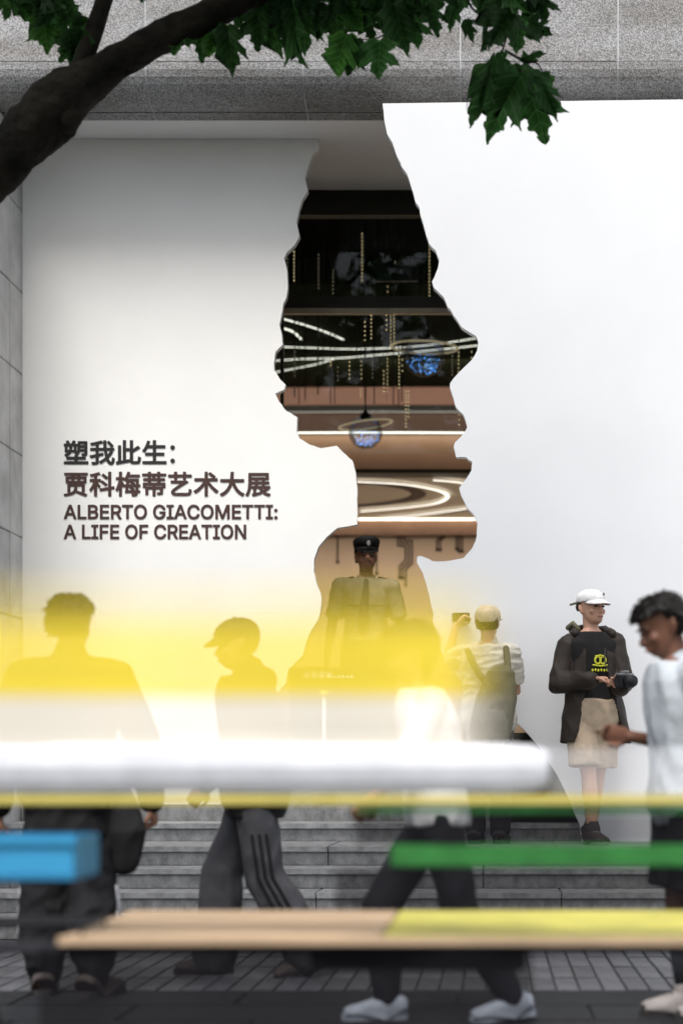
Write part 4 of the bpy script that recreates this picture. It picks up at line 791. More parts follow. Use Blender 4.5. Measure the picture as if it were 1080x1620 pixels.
M['skin3'] = mat('skin_deep', (0.15, 0.068, 0.042), 0.5, 0.1, 9, 0.05, 200, spec=0.3)
M['lips'] = mat('lips', (0.30, 0.10, 0.08), 0.5)
M['eye'] = mat('eye_dark', (0.02, 0.015, 0.012), 0.2, spec=0.6)
M['hairblack'] = mat('black_hair', (0.012, 0.010, 0.009), 0.5, 0.3, 40, 0.4, 120, spec=0.35, stretch=(1, 1, .3))
M['skin'] = mat('skin_light', (0.55, 0.31, 0.21), 0.5, 0.1, 9, 0.05, 200, spec=0.35); M['skin2'] = mat('skin_tanned', (0.30, 0.145, 0.085), 0.5, 0.1, 9, 0.05, 200, spec=0.35)
for k_, c_, r_ in (('coat', (.009, .0085, .0085), .75), ('jacketdark', (.026, .018, .012), .6), ('teeblack', (.016, .015, .015), .85), ('khaki', (.52, .40, .28), .85), ('whitecloth', (.74, .74, .74), .85), ('greytee', (.40, .43, .46), .85), ('navy', (.010, .011, .014), .85), ('guardshirt', (.24, .20, .14), .8), ('guardpants', (.02, .018, .02), .8), ('tanhat', (.62, .50, .34), .85), ('greypants', (.055, .055, .06), .85), ('stripeblack', (.008, .008, .009), .85), ('stripewhite', (.5, .5, .52), .8), ('shoedark', (.05, .04, .036), .7), ('soledark', (.03, .028, .027), .7), ('solegrey', (.22, .2, .19), .7), ('whiteshoe', (.27, .30, .35), .7), ('whitecap', (.80, .79, .78), .8), ('packolive', (.14, .13, .085), .8), ('tie', (.03, .02, .03), .6), ('camblack', (.02, .02, .022), .45), ('camgrey', (.30, .30, .31), .35), ('red', (.6, .06, .04), .6), ('lime', (.62, .62, .05), .7), ('sock', (.015, .014, .014), .9), ('yellowcharm', (.75, .6, .1), .6), ('creamshirt', (.62, .58, .50), .85)):
    M[k_] = mat(k_, c_, r_, .16, 14, .25, 130, spec=.25, sheen=0)
M['jacketdark'].node_tree.nodes['Principled BSDF'].inputs['Specular IOR Level'].default_value = .35

# --- man in black seen from behind, at the kerb on the left
d = 7.52
p = Person((P(112, 1500, d).x, d, 0.0), R(178), 1.75, 'man in loose black jacket and striped wide trousers seen from behind, at far left', dict(
    sa=(-.20, .012, 1.40), ea=(-.325, .03, 1.13), wa=(-.345, -.06, .86), sb=(.20, .012, 1.40), eb=(.315, .03, 1.13), wb=(.335, -.04, .84), ka=(-.10, .0, .49), aa=(-.118, .05, .085), kb=(.12, -.02, .49), ab=(.125, -.02, .085), fa=(-.35, -1, 0), fb=(.25, -1, 0), curl=.7), M['skin2'], .009, 1.06)
p.hair(M['hairblack'], .017, fringe=.66, back=.18, tuft=.007)
bm = bmesh.new(); p.torso(bm, .70, 1.47, .05, .05, .05)
for sd in 'ab':
    p.arm(bm, sd, .083, .077, .060); c = p.cy(1.38); tube(bm, [Vector((0, .01, 1.40)), p.J['s' + sd]], [.10, .088], 12)
tube(bm, [Vector((0, .015, 1.44)), Vector((0, .01, 1.51))], [.078, .07], 14)
p.cloth('jacket', bm, M['coat'], .012, 4, .010, 8)
bm = bmesh.new()
tube(bm, [(-.22, .02, .86), (-.25, .03, .72), (-.24, .02, .60)], [.075, .10, .075], 12, flat=.45, ref=(0, 1, 0)); p.cloth('shoulder_bag', bm, M['coat'], .011, 3, .006, 9)
bm = bmesh.new()
p.torso(bm, .80, 1.02, .03, .03)
for sd in 'ab': p.leg(bm, sd, .115, .105, .068, flare=.112)
p.cloth('trousers', bm, M['stripeblack'], .012, 4, .012, 10, squash=.9)
for sd, sx in (('a', -1), ('b', 1)):
    bm = bmesh.new(); k, a = p.J['k' + sd], p.J['a' + sd]
    for o_ in (-.020, .0, .020):
        pts = [k.lerp(a, t) + Vector((sx * (.112 - .02 * abs(t - .4)), o_, 0)) for t in (0.02, .25, .5, .72)]
        tube(bm, pts, .0055, 6)
    bobj('side_stripe', bm, M['stripewhite'], p.root, True)
p.shoes(M['shoedark'], M['soledark'])

# --- walker in dark jacket and cap, in profile
d = 8.25
p = Person((P(402, 1500, d).x, d, 0.0), R(-84), 1.72, 'walker in dark jacket and grey striped trousers passing left behind the yellow screen', dict(
    chest=(0, -.02, 1.30), neck=(0, -.05, 1.465), sa=(-.17, -.03, 1.40), sb=(.17, -.03, 1.40), ea=(-.24, .10, 1.14), wa=(-.22, .04, .90), eb=(.23, -.08, 1.14), wb=(.20, -.22, .95),
    ka=(-.09, -.16, .50), aa=(-.09, -.20, .085), kb=(.09, .06, .49), ab=(.09, .26, .12), fb=(0, -1, -.35), head=(R(8), 0, 0)), M['skin2'])
p.hair(M['hairblack'], .013, fringe=.7, locks=False); p.cap(M['jacketdark'])
bm = bmesh.new(); p.torso(bm, .78, 1.47, .055, .05, .03)
for sd in 'ab': p.arm(bm, sd, .08, .072, .055); tube(bm, [Vector((0, -.03, 1.40)), p.J['s' + sd]], [.095, .082], 12)
tube(bm, [Vector((0, -.02, 1.42)), Vector((0, -.03, 1.50))], [.095, .08], 14); tube(bm, [Vector((-.05, .05, 1.46)), Vector((.05, .05, 1.46))], [.06, .06], 12)
p.cloth('jacket', bm, M['coat'], .012, 4, .009, 8)
bm = bmesh.new(); p.torso(bm, .80, 1.02, .02, .02)
for sd in 'ab': p.leg(bm, sd, .105, .10, .115, flare=.108)
p.cloth('trousers', bm, M['greypants'], .012, 4, .010, 9)
for sd, sx in (('a', -1), ('b', 1)):
    bm = bmesh.new(); h, k, a = p.J['h' + sd], p.J['k' + sd], p.J['a' + sd]
    for o_ in (-.035, .0, .035):
        tube(bm, [h.lerp(k, .5) + Vector((sx * .104, o_, 0)), k + Vector((sx * .106, o_, 0)), k.lerp(a, .5) + Vector((sx * .11, o_ * 1.2, 0)), k.lerp(a, .9) + Vector((sx * .112, o_ * 1.3, 0))], .009, 6)
    bobj('side_stripe', bm, M['stripeblack'], p.root, True)
p.shoes(M['shoedark'], M['soledark'])

# --- guard standing in the opening
d = 13.32
p = Person((P(579, 1200, d).x, d, 1.003), R(4), 1.79, 'guard in pale uniform shirt, dark tie and peaked cap standing in the opening', dict(
    sa=(-.195, .012, 1.41), ea=(-.262, .04, 1.12), wa=(-.30, .0, .86), sb=(.195, .012, 1.40), eb=(.268, .05, 1.12), wb=(.255, -.04, .84), head=(R(3), 0, R(8)), ka=(-.11, -.01, .49), aa=(-.13, .03, .085), kb=(.11, -.01, .49), ab=(.13, .03, .085), curl=.6), M['skin2'], .009, .99)
p.hair(M['hairblack'], .010, fringe=.7, locks=False)
bm = bmesh.new(); p.torso(bm, .80, 1.47, .022, .025)
for sd in 'ab':
    p.arm(bm, sd, .068, .066, .05, t1=.82); tube(bm, [Vector((0, .01, 1.395)), p.J['s' + sd]], [.085, .074], 12)
p.cloth('shirt', bm, M['guardshirt'], .011, 3, .006, 10)
bm = bmesh.new(); tube(bm, [(-.055, -.045, 1.475), (0, -.09, 1.445), (.055, -.045, 1.475), (.06, .03, 1.49), (0, .06, 1.5), (-.06, .03, 1.49), (-.055, -.045, 1.475)], .014, 8); bobj('collar', bm, M['guardshirt'], p.root, True)
bm = bmesh.new(); tube(bm, [(0, -.105, 1.445), (0.0, -.135, 1.40), (-.012, -.155, 1.25), (-.024, -.152, 1.10), (-.03, -.14, 1.05)], [.018, .020, .034, .042, .014], 10, flat=.25, ref=(0, 1, 0)); bobj('tie', bm, M['tie'], p.root, True)
for sx in (-1, 1):
    bobj('pocket', box(bmesh.new(), sx * .085 - .05, sx * .085 + .05, -.151, -.138, 1.245, 1.255), M['guardpants'], p.root)
    bm = bmesh.new(); tube(bm, [(sx * .11, 0, 1.478), (sx * .215, .01, 1.455)], .022, 8, flat=.4); bobj('shoulder_mark', bm, M['guardpants'], p.root, True)
bm = bmesh.new(); p.torso(bm, .78, .99, .034, .034)
for sd in 'ab': p.leg(bm, sd, .105, .088, .075)
p.cloth('trousers', bm, M['guardpants'], .012, 3, .007, 9)
T = p.T(); bm = bmesh.new(); rings_loft(bm, head_rings(T, .63, .75, .018)); bobj('cap_band', bm, M['coat'], p.root, True)
bm = bmesh.new(); rg = []
for z_, r1, r2 in ((.172, .092, .115), (.20, .100, .122), (.225, .104, .124), (.24, .098, .116), (.248, .07, .085)): rg.append([T @ Vector((r1 * math.cos(t), r2 * math.sin(t) + .0, z_ - .02 * math.sin(t))) for t in [2 * math.pi * k / 24 for k in range(24)]])
rings_loft(bm, rg); bobj('cap_crown', bm, M['coat'], p.root, True)
bm = bmesh.new(); tube(bm, [T @ Vector((-.07, -.08, .155)), T @ Vector((-.045, -.128, .145)), T @ Vector((0, -.145, .14)), T @ Vector((.045, -.128, .145)), T @ Vector((.07, -.08, .155))], .016, 8, flat=.3); bobj('cap_peak', bm, M['camblack'], p.root, True)
bm = bmesh.new(); ell(bm, T @ Vector((0, -.126, .205)), .016, .006, .022, 12); bobj('cap_badge', bm, M['solegrey'], p.root, True)
p.shoes(M['soledark'], M['soledark'])

# --- visitor with hat and backpack taking a photograph, from behind
d = 11.62
p = Person((P(772, 1300, d).x, d, .501), R(172), 1.61, 'visitor with tan hat and olive backpack raising a phone, seen from behind', dict(
    sa=(-.17, .0, 1.405), ea=(-.20, -.06, 1.13), wa=(-.10, -.20, 1.20), sb=(.17, .0, 1.41), eb=(.33, -.14, 1.36), wb=(.28, -.20, 1.63), curl=.8, db=(-.5, -.2, .6), head=(R(-8), 0, 0)), M['skin'])
p.hair(M['hairblack'], .012, fringe=.7, locks=False)
T = p.T(); bm = bmesh.new(); rings_loft(bm, head_rings(T, .50, 1, .022)); p.cloth('hat_crown', bm, M['tanhat'], .007, 3, .001, 9)
bm = bmesh.new(); tube(bm, [T @ Vector((-.08, -.07, .135)), T @ Vector((-.05, -.15, .135)), T @ Vector((0, -.175, .135)), T @ Vector((.05, -.15, .135)), T @ Vector((.08, -.07, .135))], .026, 8, flat=.22); bobj('hat_brim', bm, M['tanhat'], p.root, True)
bm = bmesh.new(); p.torso(bm, .76, 1.47, .045, .045, .03)
for sd in 'ab': p.arm(bm, sd, .078, .072, .058, t1=.8); tube(bm, [Vector((0, .0, 1.40)), p.J['s' + sd]], [.09, .08], 12)
tube(bm, [Vector((0, .0, 1.44)), Vector((0, -.005, 1.50))], [.075, .068], 14)
p.cloth('shirt', bm, M['creamshirt'], .011, 3, .012, 8, squash=2.4)
bm = bmesh.new(); p.torso(bm, .80, 1.0, .02, .02)
for sd in 'ab': p.leg(bm, sd, .10, .085, .072)
p.cloth('trousers', bm, M['coat'], .012, 3, .009, 9)
p.shoes(M['soledark'], M['soledark'])
bm = bmesh.new(); rg = []                                        # backpack: rounded bag, lower on the right side
for z_, w_, d_ in ((.66, .10, .05), (.70, .14, .085), (.82, .155, .10), (.98, .15, .095), (1.10, .13, .08), (1.20, .10, .06), (1.24, .05, .03)):
    rg.append([Vector((-.075 - (z_ - .9) * .18 + w_ * math.copysign(abs(math.cos(t)) ** .7, math.cos(t)), .235 + d_ * math.sin(t), z_ + .06)) for t in [2 * math.pi * k / 20 for k in range(20)]])
rings_loft(bm, rg); p.cloth('backpack', bm, M['packolive'], .010, 3, .009, 9)
bm = bmesh.new(); rg = []
for z_, w_, d_ in ((.74, .09, .03), (.78, .115, .05), (.90, .115, .05), (.98, .08, .03)): rg.append([Vector((-.08 + w_ * math.cos(t), .325 + d_ * math.sin(t), z_)) for t in [2 * math.pi * k / 16 for k in range(16)]])
rings_loft(bm, rg); p.cloth('pack_pocket', bm, M['packolive'], .010, 3, .004, 9)
for a_ in ([(.13, .16, 1.42), (.06, .19, 1.28), (-.03, .2, 1.16)], [(-.15, .13, 1.44), (-.17, .17, 1.28), (-.15, .2, 1.10)]):
    bm = bmesh.new(); tube(bm, spline(a_, 4), .024, 8, flat=.35, ref=(0, 1, 0)); bobj('pack_strap', bm, M['packolive'], p.root, True)
for k, (m_, o_) in enumerate((('red', (.06, .33, .70)), ('whitecap', (.052, .335, .665)), ('yellowcharm', (.03, .34, .635)))):
    bm = bmesh.new(); ell(bm, o_, .022, .018, .02, 10); bobj('charm', bm, M[m_], p.root, True)
ph = p.J['wb'] + Vector((-.03, -.03, .075)); bobj('phone', box(bmesh.new(), ph.x - .075, ph.x + .06, ph.y - .008, ph.y + .0, ph.z - .035, ph.z + .035, .004), M['camblack'], p.root)

# --- man with white cap, jacket, shorts and camera on the top step
d = 11.5
p = Person((P(937, 1300, d).x, d, .501), R(14), 1.71, 'man in white cap, open dark jacket and khaki shorts holding a camera', dict(
    pelvis=(.012, 0, .94), chest=(-.006, .02, 1.30), neck=(-.012, .0, 1.465), sa=(-.172, .012, 1.38), ea=(-.25, -.0, 1.11), wa=(-.085, -.225, 1.125), sb=(.168, .012, 1.405), eb=(.205, -.03, 1.13), wb=(.13, -.235, 1.07), da=(1, -.25, .05), db=(-.25, -.7, .35), pa=(0, -.3, -1), pb=(-.3, .3, 1), curla=.75, curlb=.9,
    ha=(-.082, 0, .90), hb=(.082, 0, .90), ka=(-.045, -.05, .49), aa=(-.022, -.07, .085), kb=(.055, .06, .49), ab=(.040, .16, .10), fa=(.1, -1, 0), fb=(.12, -1, -.22), head=(R(-3), 0, R(24))), M['skin'], .0065)
p.hair(M['hairblack'], .008, fringe=.72, back=.35, tuft=.002, locks=False); p.cap(M['whitecap'])
T = p.T(); bm = bmesh.new(); ell(bm, T @ Vector((.03, -.105, HH * .86)), .006, .008, .010, 8); bobj('cap_mark', bm, M['navy'], p.root)
bm = bmesh.new(); tube(bm, [T @ Vector((-.085, .03, HH * .66)), T @ Vector((-.10, .06, HH * .63)), T @ Vector((-.115, .08, HH * .61))], .008, 6); bobj('cap_strap', bm, M['packolive'], p.root)
bm = bmesh.new(); p.torso(bm, .95, 1.465, .016, .02); p.arm(bm, 'a', .058, .05, .04, t1=.5); p.arm(bm, 'b', .058, .05, .04, t1=.5)
p.cloth('t_shirt', bm, M['teeblack'], .010, 3, .004, 9)
# jacket: two open fronts, back and wide sleeves
bm = bmesh.new(); n = 26; rings = []
for z_ in (.70, .76, .84, .92, 1.0, 1.1, 1.2, 1.3, 1.38, 1.43, 1.47):
    c = p.cy(z_); rx = .195 if z_ < 1.1 else .188; rx = {1.38: .172, 1.43: .14, 1.47: .085}.get(z_, rx); ry = {1.38: .13, 1.43: .10, 1.47: .078}.get(z_, .158); rx += max(0, 1.08 - z_) * .16; gap = {1.47: .62, 1.43: .50}.get(z_, .42 + max(0, 1.15 - z_) * .9)
    out = []; inn = []
    for k in range(n):
        a = -math.pi / 2 + gap + (2 * math.pi - 2 * gap) * k / (n - 1)
        out.append(Vector((c.x + rx * math.cos(a), c.y + .01 + ry * math.sin(a), z_))); inn.append(Vector((c.x + (rx - .016) * math.cos(a), c.y + .01 + (ry - .016) * math.sin(a), z_)))
    rings.append(out + inn[::-1])
rings_loft(bm, rings)
for sd in 'ab': p.arm(bm, sd, .074, .078, .058)
p.cloth('jacket', bm, M['jacketdark'], .0085, 2, .010, 8)
bm = bmesh.new(); tube(bm, [(-.13, -.03, 1.455), (-.12, .09, 1.49), (0, .125, 1.50), (.12, .09, 1.49), (.13, -.03, 1.455)], .032, 10); p.cloth('hood', bm, M['jacketdark'], .010, 2, .008, 9)
bm = bmesh.new(); tube(bm, [(-.10, .02, 1.49), (-.135, .03, 1.53), (-.16, .05, 1.50)], .02, 8); bobj('strap_end', bm, M['packolive'], p.root, True)
bm = bmesh.new(); p.torso(bm, .78, 1.0, .024, .030)
for sd, sx in (('a', -1), ('b', 1)):
    h = p.J['h' + sd]; k = p.J['k' + sd]; tube(bm, [h + Vector((0, 0, .02)), h.lerp(k, .45) + Vector((sx * .012, 0, 0)), h.lerp(k, .88) + Vector((sx * .026, 0, 0))], [.100, .104, .110], 16, round_ends=False)
p.cloth('shorts', bm, M['khaki'], .010, 3, .009, 9)
p.shoes(M['shoedark'], M['solegrey'])
for sd in 'ab':
    a = p.J['a' + sd]; bm = bmesh.new(); tube(bm, [a + Vector((0, 0, .02)), a + Vector((0, 0, .075))], .041, 12, round_ends=False); bobj('sock', bm, M['soledark'], p.root, True)
bm = bmesh.new()                                                    # printed emblem on the shirt
for sx in (-1, 1):
    tube(bm, [(sx * .018 + .02 * sx * math.cos(t) + .012, -.141 + .012 * abs(sx * .018 + .02 * sx * math.cos(t)) * 4, 1.265 + .024 * math.sin(t)) for t in [2 * math.pi * k / 14 for k in range(15)]], .0075, 6, flat=.5, ref=(0, 1, 0))
tube(bm, [(-.038, -.135, 1.232), (.012, -.142, 1.225), (.062, -.135, 1.232)], .006, 6); tube(bm, [(-.02, -.137, 1.292), (.012, -.142, 1.298), (.044, -.137, 1.292)], .006, 6)
for k in range(6): ell(bm, (-.045 + k * .021, -.142, 1.195 + .003 * (k % 2)), .008, .004, .011, 6)
bobj('shirt_emblem', bm, M['lime'], p.root, True)
cm = empty('camera', p.root.location + Matrix.Rotation(R(14), 3, 'Z') @ (Vector((.125, -.325, 1.115)) * p.k), R(30), label='black and grey camera held at the chest of the man with white cap', cat='camera')
bobj('camera_body', box(bmesh.new(), -.068, .068, -.028, .028, -.045, .034, .008), M['camblack'], cm); bobj('top_plate', box(bmesh.new(), -.066, .066, -.026, .026, .035, .050, .006), M['camgrey'], cm)
bobj('viewfinder', box(bmesh.new(), -.022, .022, -.03, .022, .051, .068, .006), M['camgrey'], cm)
bm = bmesh.new(); tube(bm, [(0, -.029, -.004), (0, -.06, -.004), (0, -.10, -.006)], [.036, .035, .038], 20, round_ends=False, ref=(1, 0, 0)); bobj('lens', bm, M['camblack'], cm, True)
bm = bmesh.new(); tube(bm, spline([(-.07, 0, .02), (-.10, .04, .06), (-.09, .10, .14), (-.06, .14, .22)], 6), .007, 6, flat=.4); bobj('neck_strap', bm, M['camblack'], cm, True)

# --- woman with white top and white trainers walking left behind the yellow screen
d = 6.74
p = Person((P(690, 1500, d).x, d, 0.0), R(-82), 1.56, 'dark-haired walker in white top and white trainers striding left past the guard', dict(
    chest=(0, -.03, 1.30), neck=(0, -.07, 1.465), sa=(-.16, -.04, 1.40), sb=(.16, -.04, 1.40), ea=(-.20, .08, 1.14), wa=(-.18, -.03, .92), eb=(.20, -.14, 1.15), wb=(.17, -.28, 1.0),
    ka=(-.07, -.24, .50), aa=(-.07, -.215, .085), kb=(.07, .10, .49), ab=(.07, .33, .10), fb=(0, -1, -.12), head=(R(14), 0, 0)), M['skin2'], .009, .93)
p.hair(M['hairblack'], .026, fringe=.62, back=.06, tuft=.01)
bm = bmesh.new(); p.torso(bm, .86, 1.47, .03, .032, .02)
for sd in 'ab': p.arm(bm, sd, .068, .066, .05, t1=.8); tube(bm, [Vector((0, -.035, 1.395)), p.J['s' + sd]], [.08, .072], 12)
p.cloth('t_shirt', bm, M['whitecloth'], .011, 3, .008, 8)
bm = bmesh.new(); p.torso(bm, .80, 1.0, .016, .018)
for sd in 'ab': p.leg(bm, sd, .10, .085, .06)
p.cloth('trousers', bm, M['navy'], .011, 3, .008, 9)
p.shoes(M['whiteshoe'], M['whiteshoe'])

# --- man in grey-white shirt walking left at the right edge
d = 6.82
p = Person((P(1088, 1500, d).x, d, 0.0), R(-80), 1.69, 'black-haired man in pale grey shirt and dark shorts walking in at right edge', dict(
    chest=(0, -.02, 1.30), neck=(0, -.05, 1.465), sa=(-.185, -.02, 1.40), sb=(.185, -.02, 1.40), ea=(-.25, .06, 1.13), wa=(-.22, -.19, 1.17), eb=(.25, .14, 1.15), wb=(.22, .12, .90),
    ka=(-.09, -.02, .49), aa=(-.09, .02, .085), kb=(.09, .04, .49), ab=(.09, .12, .085), head=(R(24), 0, 0)), M['skin3'], .008, 1.02)
p.hair(M['hairblack'], .018, fringe=.66, back=.3, tuft=.005)
bm = bmesh.new(); p.torso(bm, .80, 1.47, .04, .04, .03)
for sd in 'ab': p.arm(bm, sd, .082, .08, .06, t1=.72); tube(bm, [Vector((0, -.02, 1.395)), p.J['s' + sd]], [.09, .082], 12)
tube(bm, [Vector((0, -.02, 1.44)), Vector((0, -.045, 1.485))], [.07, .064], 14)
p.cloth('t_shirt', bm, M['greytee'], .010, 3, .009, 8)
for k in range(4):
    z_ = 1.345 - k * .022; sh = p.J['sa']; 
    bm = bmesh.new(); tube(bm, [(-.262, -.05 + .0, z_), (-.272, -.01, z_), (-.272, .05, z_), (-.262, .085, z_)], .0042, 6); bobj('sleeve_print', bm, M['greypants'], p.root, True)
bm = bmesh.new(); p.torso(bm, .80, 1.0, .03, .03)
for sd in 'ab': p.leg(bm, sd, .125, .125, .11, zend=.54)
p.cloth('shorts', bm, M['navy'], .011, 3, .010, 9)
for sd in 'ab':
    a, k = p.J['a' + sd], p.J['k' + sd]; bm = bmesh.new(); tube(bm, [a, a.lerp(k, .45)], [.043, .058], 12, round_ends=False); bobj('sock', bm, M['navy'], p.root, True)
p.shoes(M['solegrey'], M['soledark'])

# ================================================================ PLANE TREE reaching in from the left
D0 = 9.2
tree = empty('plane_tree', (-3.98, 9.3, 0.0), label='plane tree with thick dark bough and lobed leaves reaching across the top', cat='tree')
TO = Vector((-3.98, 9.3, 0.0))
M['bark'] = mat('bark', (0.030, 0.027, 0.020), 0.9, 0.6, 5, 1.0, 22, spec=.1, col2=(0.008, 0.0075, 0.0065))
def leafmat(name, c, tr):
    m = bpy.data.materials.new(name); m.use_nodes = True; n = m.node_tree.nodes; l = m.node_tree.links; n.clear()
    d_ = n.new('ShaderNodeBsdfDiffuse'); t_ = n.new('ShaderNodeBsdfTranslucent'); g_ = n.new('ShaderNodeBsdfGlossy'); g_.inputs['Roughness'].default_value = .5; g_.inputs[0].default_value = (.5, .55, .5, 1)
    tc = n.new('ShaderNodeTexCoord'); nz = n.new('ShaderNodeTexNoise'); nz.inputs['Scale'].default_value = 18; l.new(tc.outputs['Object'], nz.inputs['Vector'])
    oi = n.new('ShaderNodeObjectInfo'); mr = n.new('ShaderNodeMapRange'); mr.inputs[3].default_value = .55; mr.inputs[4].default_value = 1.7; l.new(oi.outputs['Random'], mr.inputs[0])
    rp = n.new('ShaderNodeValToRGB'); rp.color_ramp.elements[0].position = .35; rp.color_ramp.elements[1].position = .7
    rp.color_ramp.elements[0].color = (*[x * .75 for x in c], 1); rp.color_ramp.elements[1].color = (*[x * 1.15 for x in c], 1); l.new(nz.outputs['Fac'], rp.inputs[0])
    sx = n.new('ShaderNodeSeparateXYZ'); l.new(tc.outputs['Object'], sx.inputs[0])
    ab = n.new('ShaderNodeMath'); ab.operation = 'ABSOLUTE'; l.new(sx.outputs['X'], ab.inputs[0])
    dg = n.new('ShaderNodeMath'); dg.operation = 'MULTIPLY_ADD'; dg.inputs[1].default_value = -.75; l.new(ab.outputs[0], dg.inputs[0]); l.new(sx.outputs['Y'], dg.inputs[2])      # side veins run up and out
    pp = n.new('ShaderNodeMath'); pp.operation = 'PINGPONG'; pp.inputs[1].default_value = .085; l.new(dg.outputs[0], pp.inputs[0])
    mn = n.new('ShaderNodeMath'); mn.operation = 'MINIMUM'; l.new(ab.outputs[0], mn.inputs[0]); l.new(pp.outputs[0], mn.inputs[1])
    lt = n.new('ShaderNodeMath'); lt.operation = 'LESS_THAN'; lt.inputs[1].default_value = .010; l.new(mn.outputs[0], lt.inputs[0])
    vn = n.new('ShaderNodeMix'); vn.data_type = 'RGBA'; l.new(lt.outputs[0], vn.inputs['Factor']); l.new(rp.outputs[0], vn.inputs['A']); vn.inputs['B'].default_value = (c[0] * 2.2, c[1] * 1.7, c[2] * 2, 1)
    hv = n.new('ShaderNodeHueSaturation'); l.new(mr.outputs[0], hv.inputs['Value']); l.new(vn.outputs['Result'], hv.inputs['Color'])
    l.new(hv.outputs[0], d_.inputs[0]); l.new(hv.outputs[0], t_.inputs[0])
    a = n.new('ShaderNodeMixShader'); a.inputs[0].default_value = tr; l.new(d_.outputs[0], a.inputs[1]); l.new(t_.outputs[0], a.inputs[2])
    b = n.new('ShaderNodeMixShader'); b.inputs[0].default_value = .02; l.new(a.outputs[0], b.inputs[1]); l.new(g_.outputs[0], b.inputs[2])
    o = n.new('ShaderNodeOutputMaterial'); l.new(b.outputs[0], o.inputs[0]); return m
M['leaf'] = leafmat('leaf_green', (0.022, 0.070, 0.016), .5); M['leafbright'] = leafmat('leaf_bright', (0.05, 0.16, 0.025), .5)

def rough_tube(bm, pts, rad, n=20, amp=.10, seed=0.0):
    rings = []; up = None
    for i, p_ in enumerate(pts):
        t = (pts[min(i + 1, len(pts) - 1)] - pts[max(i - 1, 0)]).normalized()
        v_ = t.cross(up if up is not None else Vector((0, 1, 0))).normalized(); u_ = v_.cross(t).normalized(); up = u_
        ring = []
        for k in range(n):
            a = 2 * math.pi * k / n; q = p_ + (u_ * math.cos(a) + v_ * math.sin(a)) * rad[i]
            g = noise.noise(q * 7 + Vector((seed, 0, 0))) * amp + noise.noise(q * 22) * amp * .45
            ring.append(p_ + (u_ * math.cos(a) + v_ * math.sin(a)) * rad[i] * (1 + g))
        rings.append(ring)
    rings_loft(bm, rings)
def branch(name, pts, rad, k=7, amp=.12, n=20):
    q = spline(pts, k); rr = []
    for i in range(len(rad) - 1): rr += [rad[i] + (rad[i + 1] - rad[i]) * (j / k) for j in range(k)]
    rr.append(rad[-1]); bm = bmesh.new(); rough_tube(bm, [x - TO for x in q], rr, n, amp, random.uniform(0, 20)); return bobj(name, bm, M['bark'], tree, True)
s_ = D0 / F
branch('trunk', [Vector((-3.98, 9.3, -.1)), Vector((-3.96, 9.3, .3)), Vector((-3.9, 9.29, 1.2)), Vector((-3.74, 9.25, 2.4)), P(-230, 560, D0), P(-110, 400, D0), P(-40, 305, D0), P(22, 238, D0), P(78, 178, D0), P(112, 148, D0), P(165, 112, D0), P(235, 70, D0), P(320, 28, D0), P(400, -12, D0), P(520, -75, D0 + .1), P(700, -170, D0 + .3)],
       [q * 1.31 for q in (.25, .19, .165, .15, .128, .112, .098, .100, .122, .108, .072, .066, .062, .056, .046, .03)], 14, .15, 40)
for (x, y, r_) in ((70, 158, 26), (48, 180, 22), (106, 186, 24), (80, 195, 24), (246, 66, 11)):
    bm = bmesh.new(); ell(bm, (0, 0, 0), r_ * s_, r_ * s_, r_ * s_, 16)
    for v_ in bm.verts: v_.co *= 1 + .22 * noise.noise(v_.co * 14 + Vector((x, y, 0)))
    bobj('bark_knot', bm, M['bark'], tree, True, loc=P(x, y, D0 - .04) - TO)
M['lichen'] = mat('pale_bark_patch', (0.075, 0.07, 0.045), .9, .4, 14, .4, 40)
branch('limb', [P(118, 128, D0), P(132, 95, D0), P(148, 50, D0 + .02), P(164, 0, D0 + .05), P(185, -70, D0 + .1), P(240, -190, D0 + .3)], [q * 1.31 for q in (.05, .04, .037, .035, .033, .025)], 6, .08, 16)

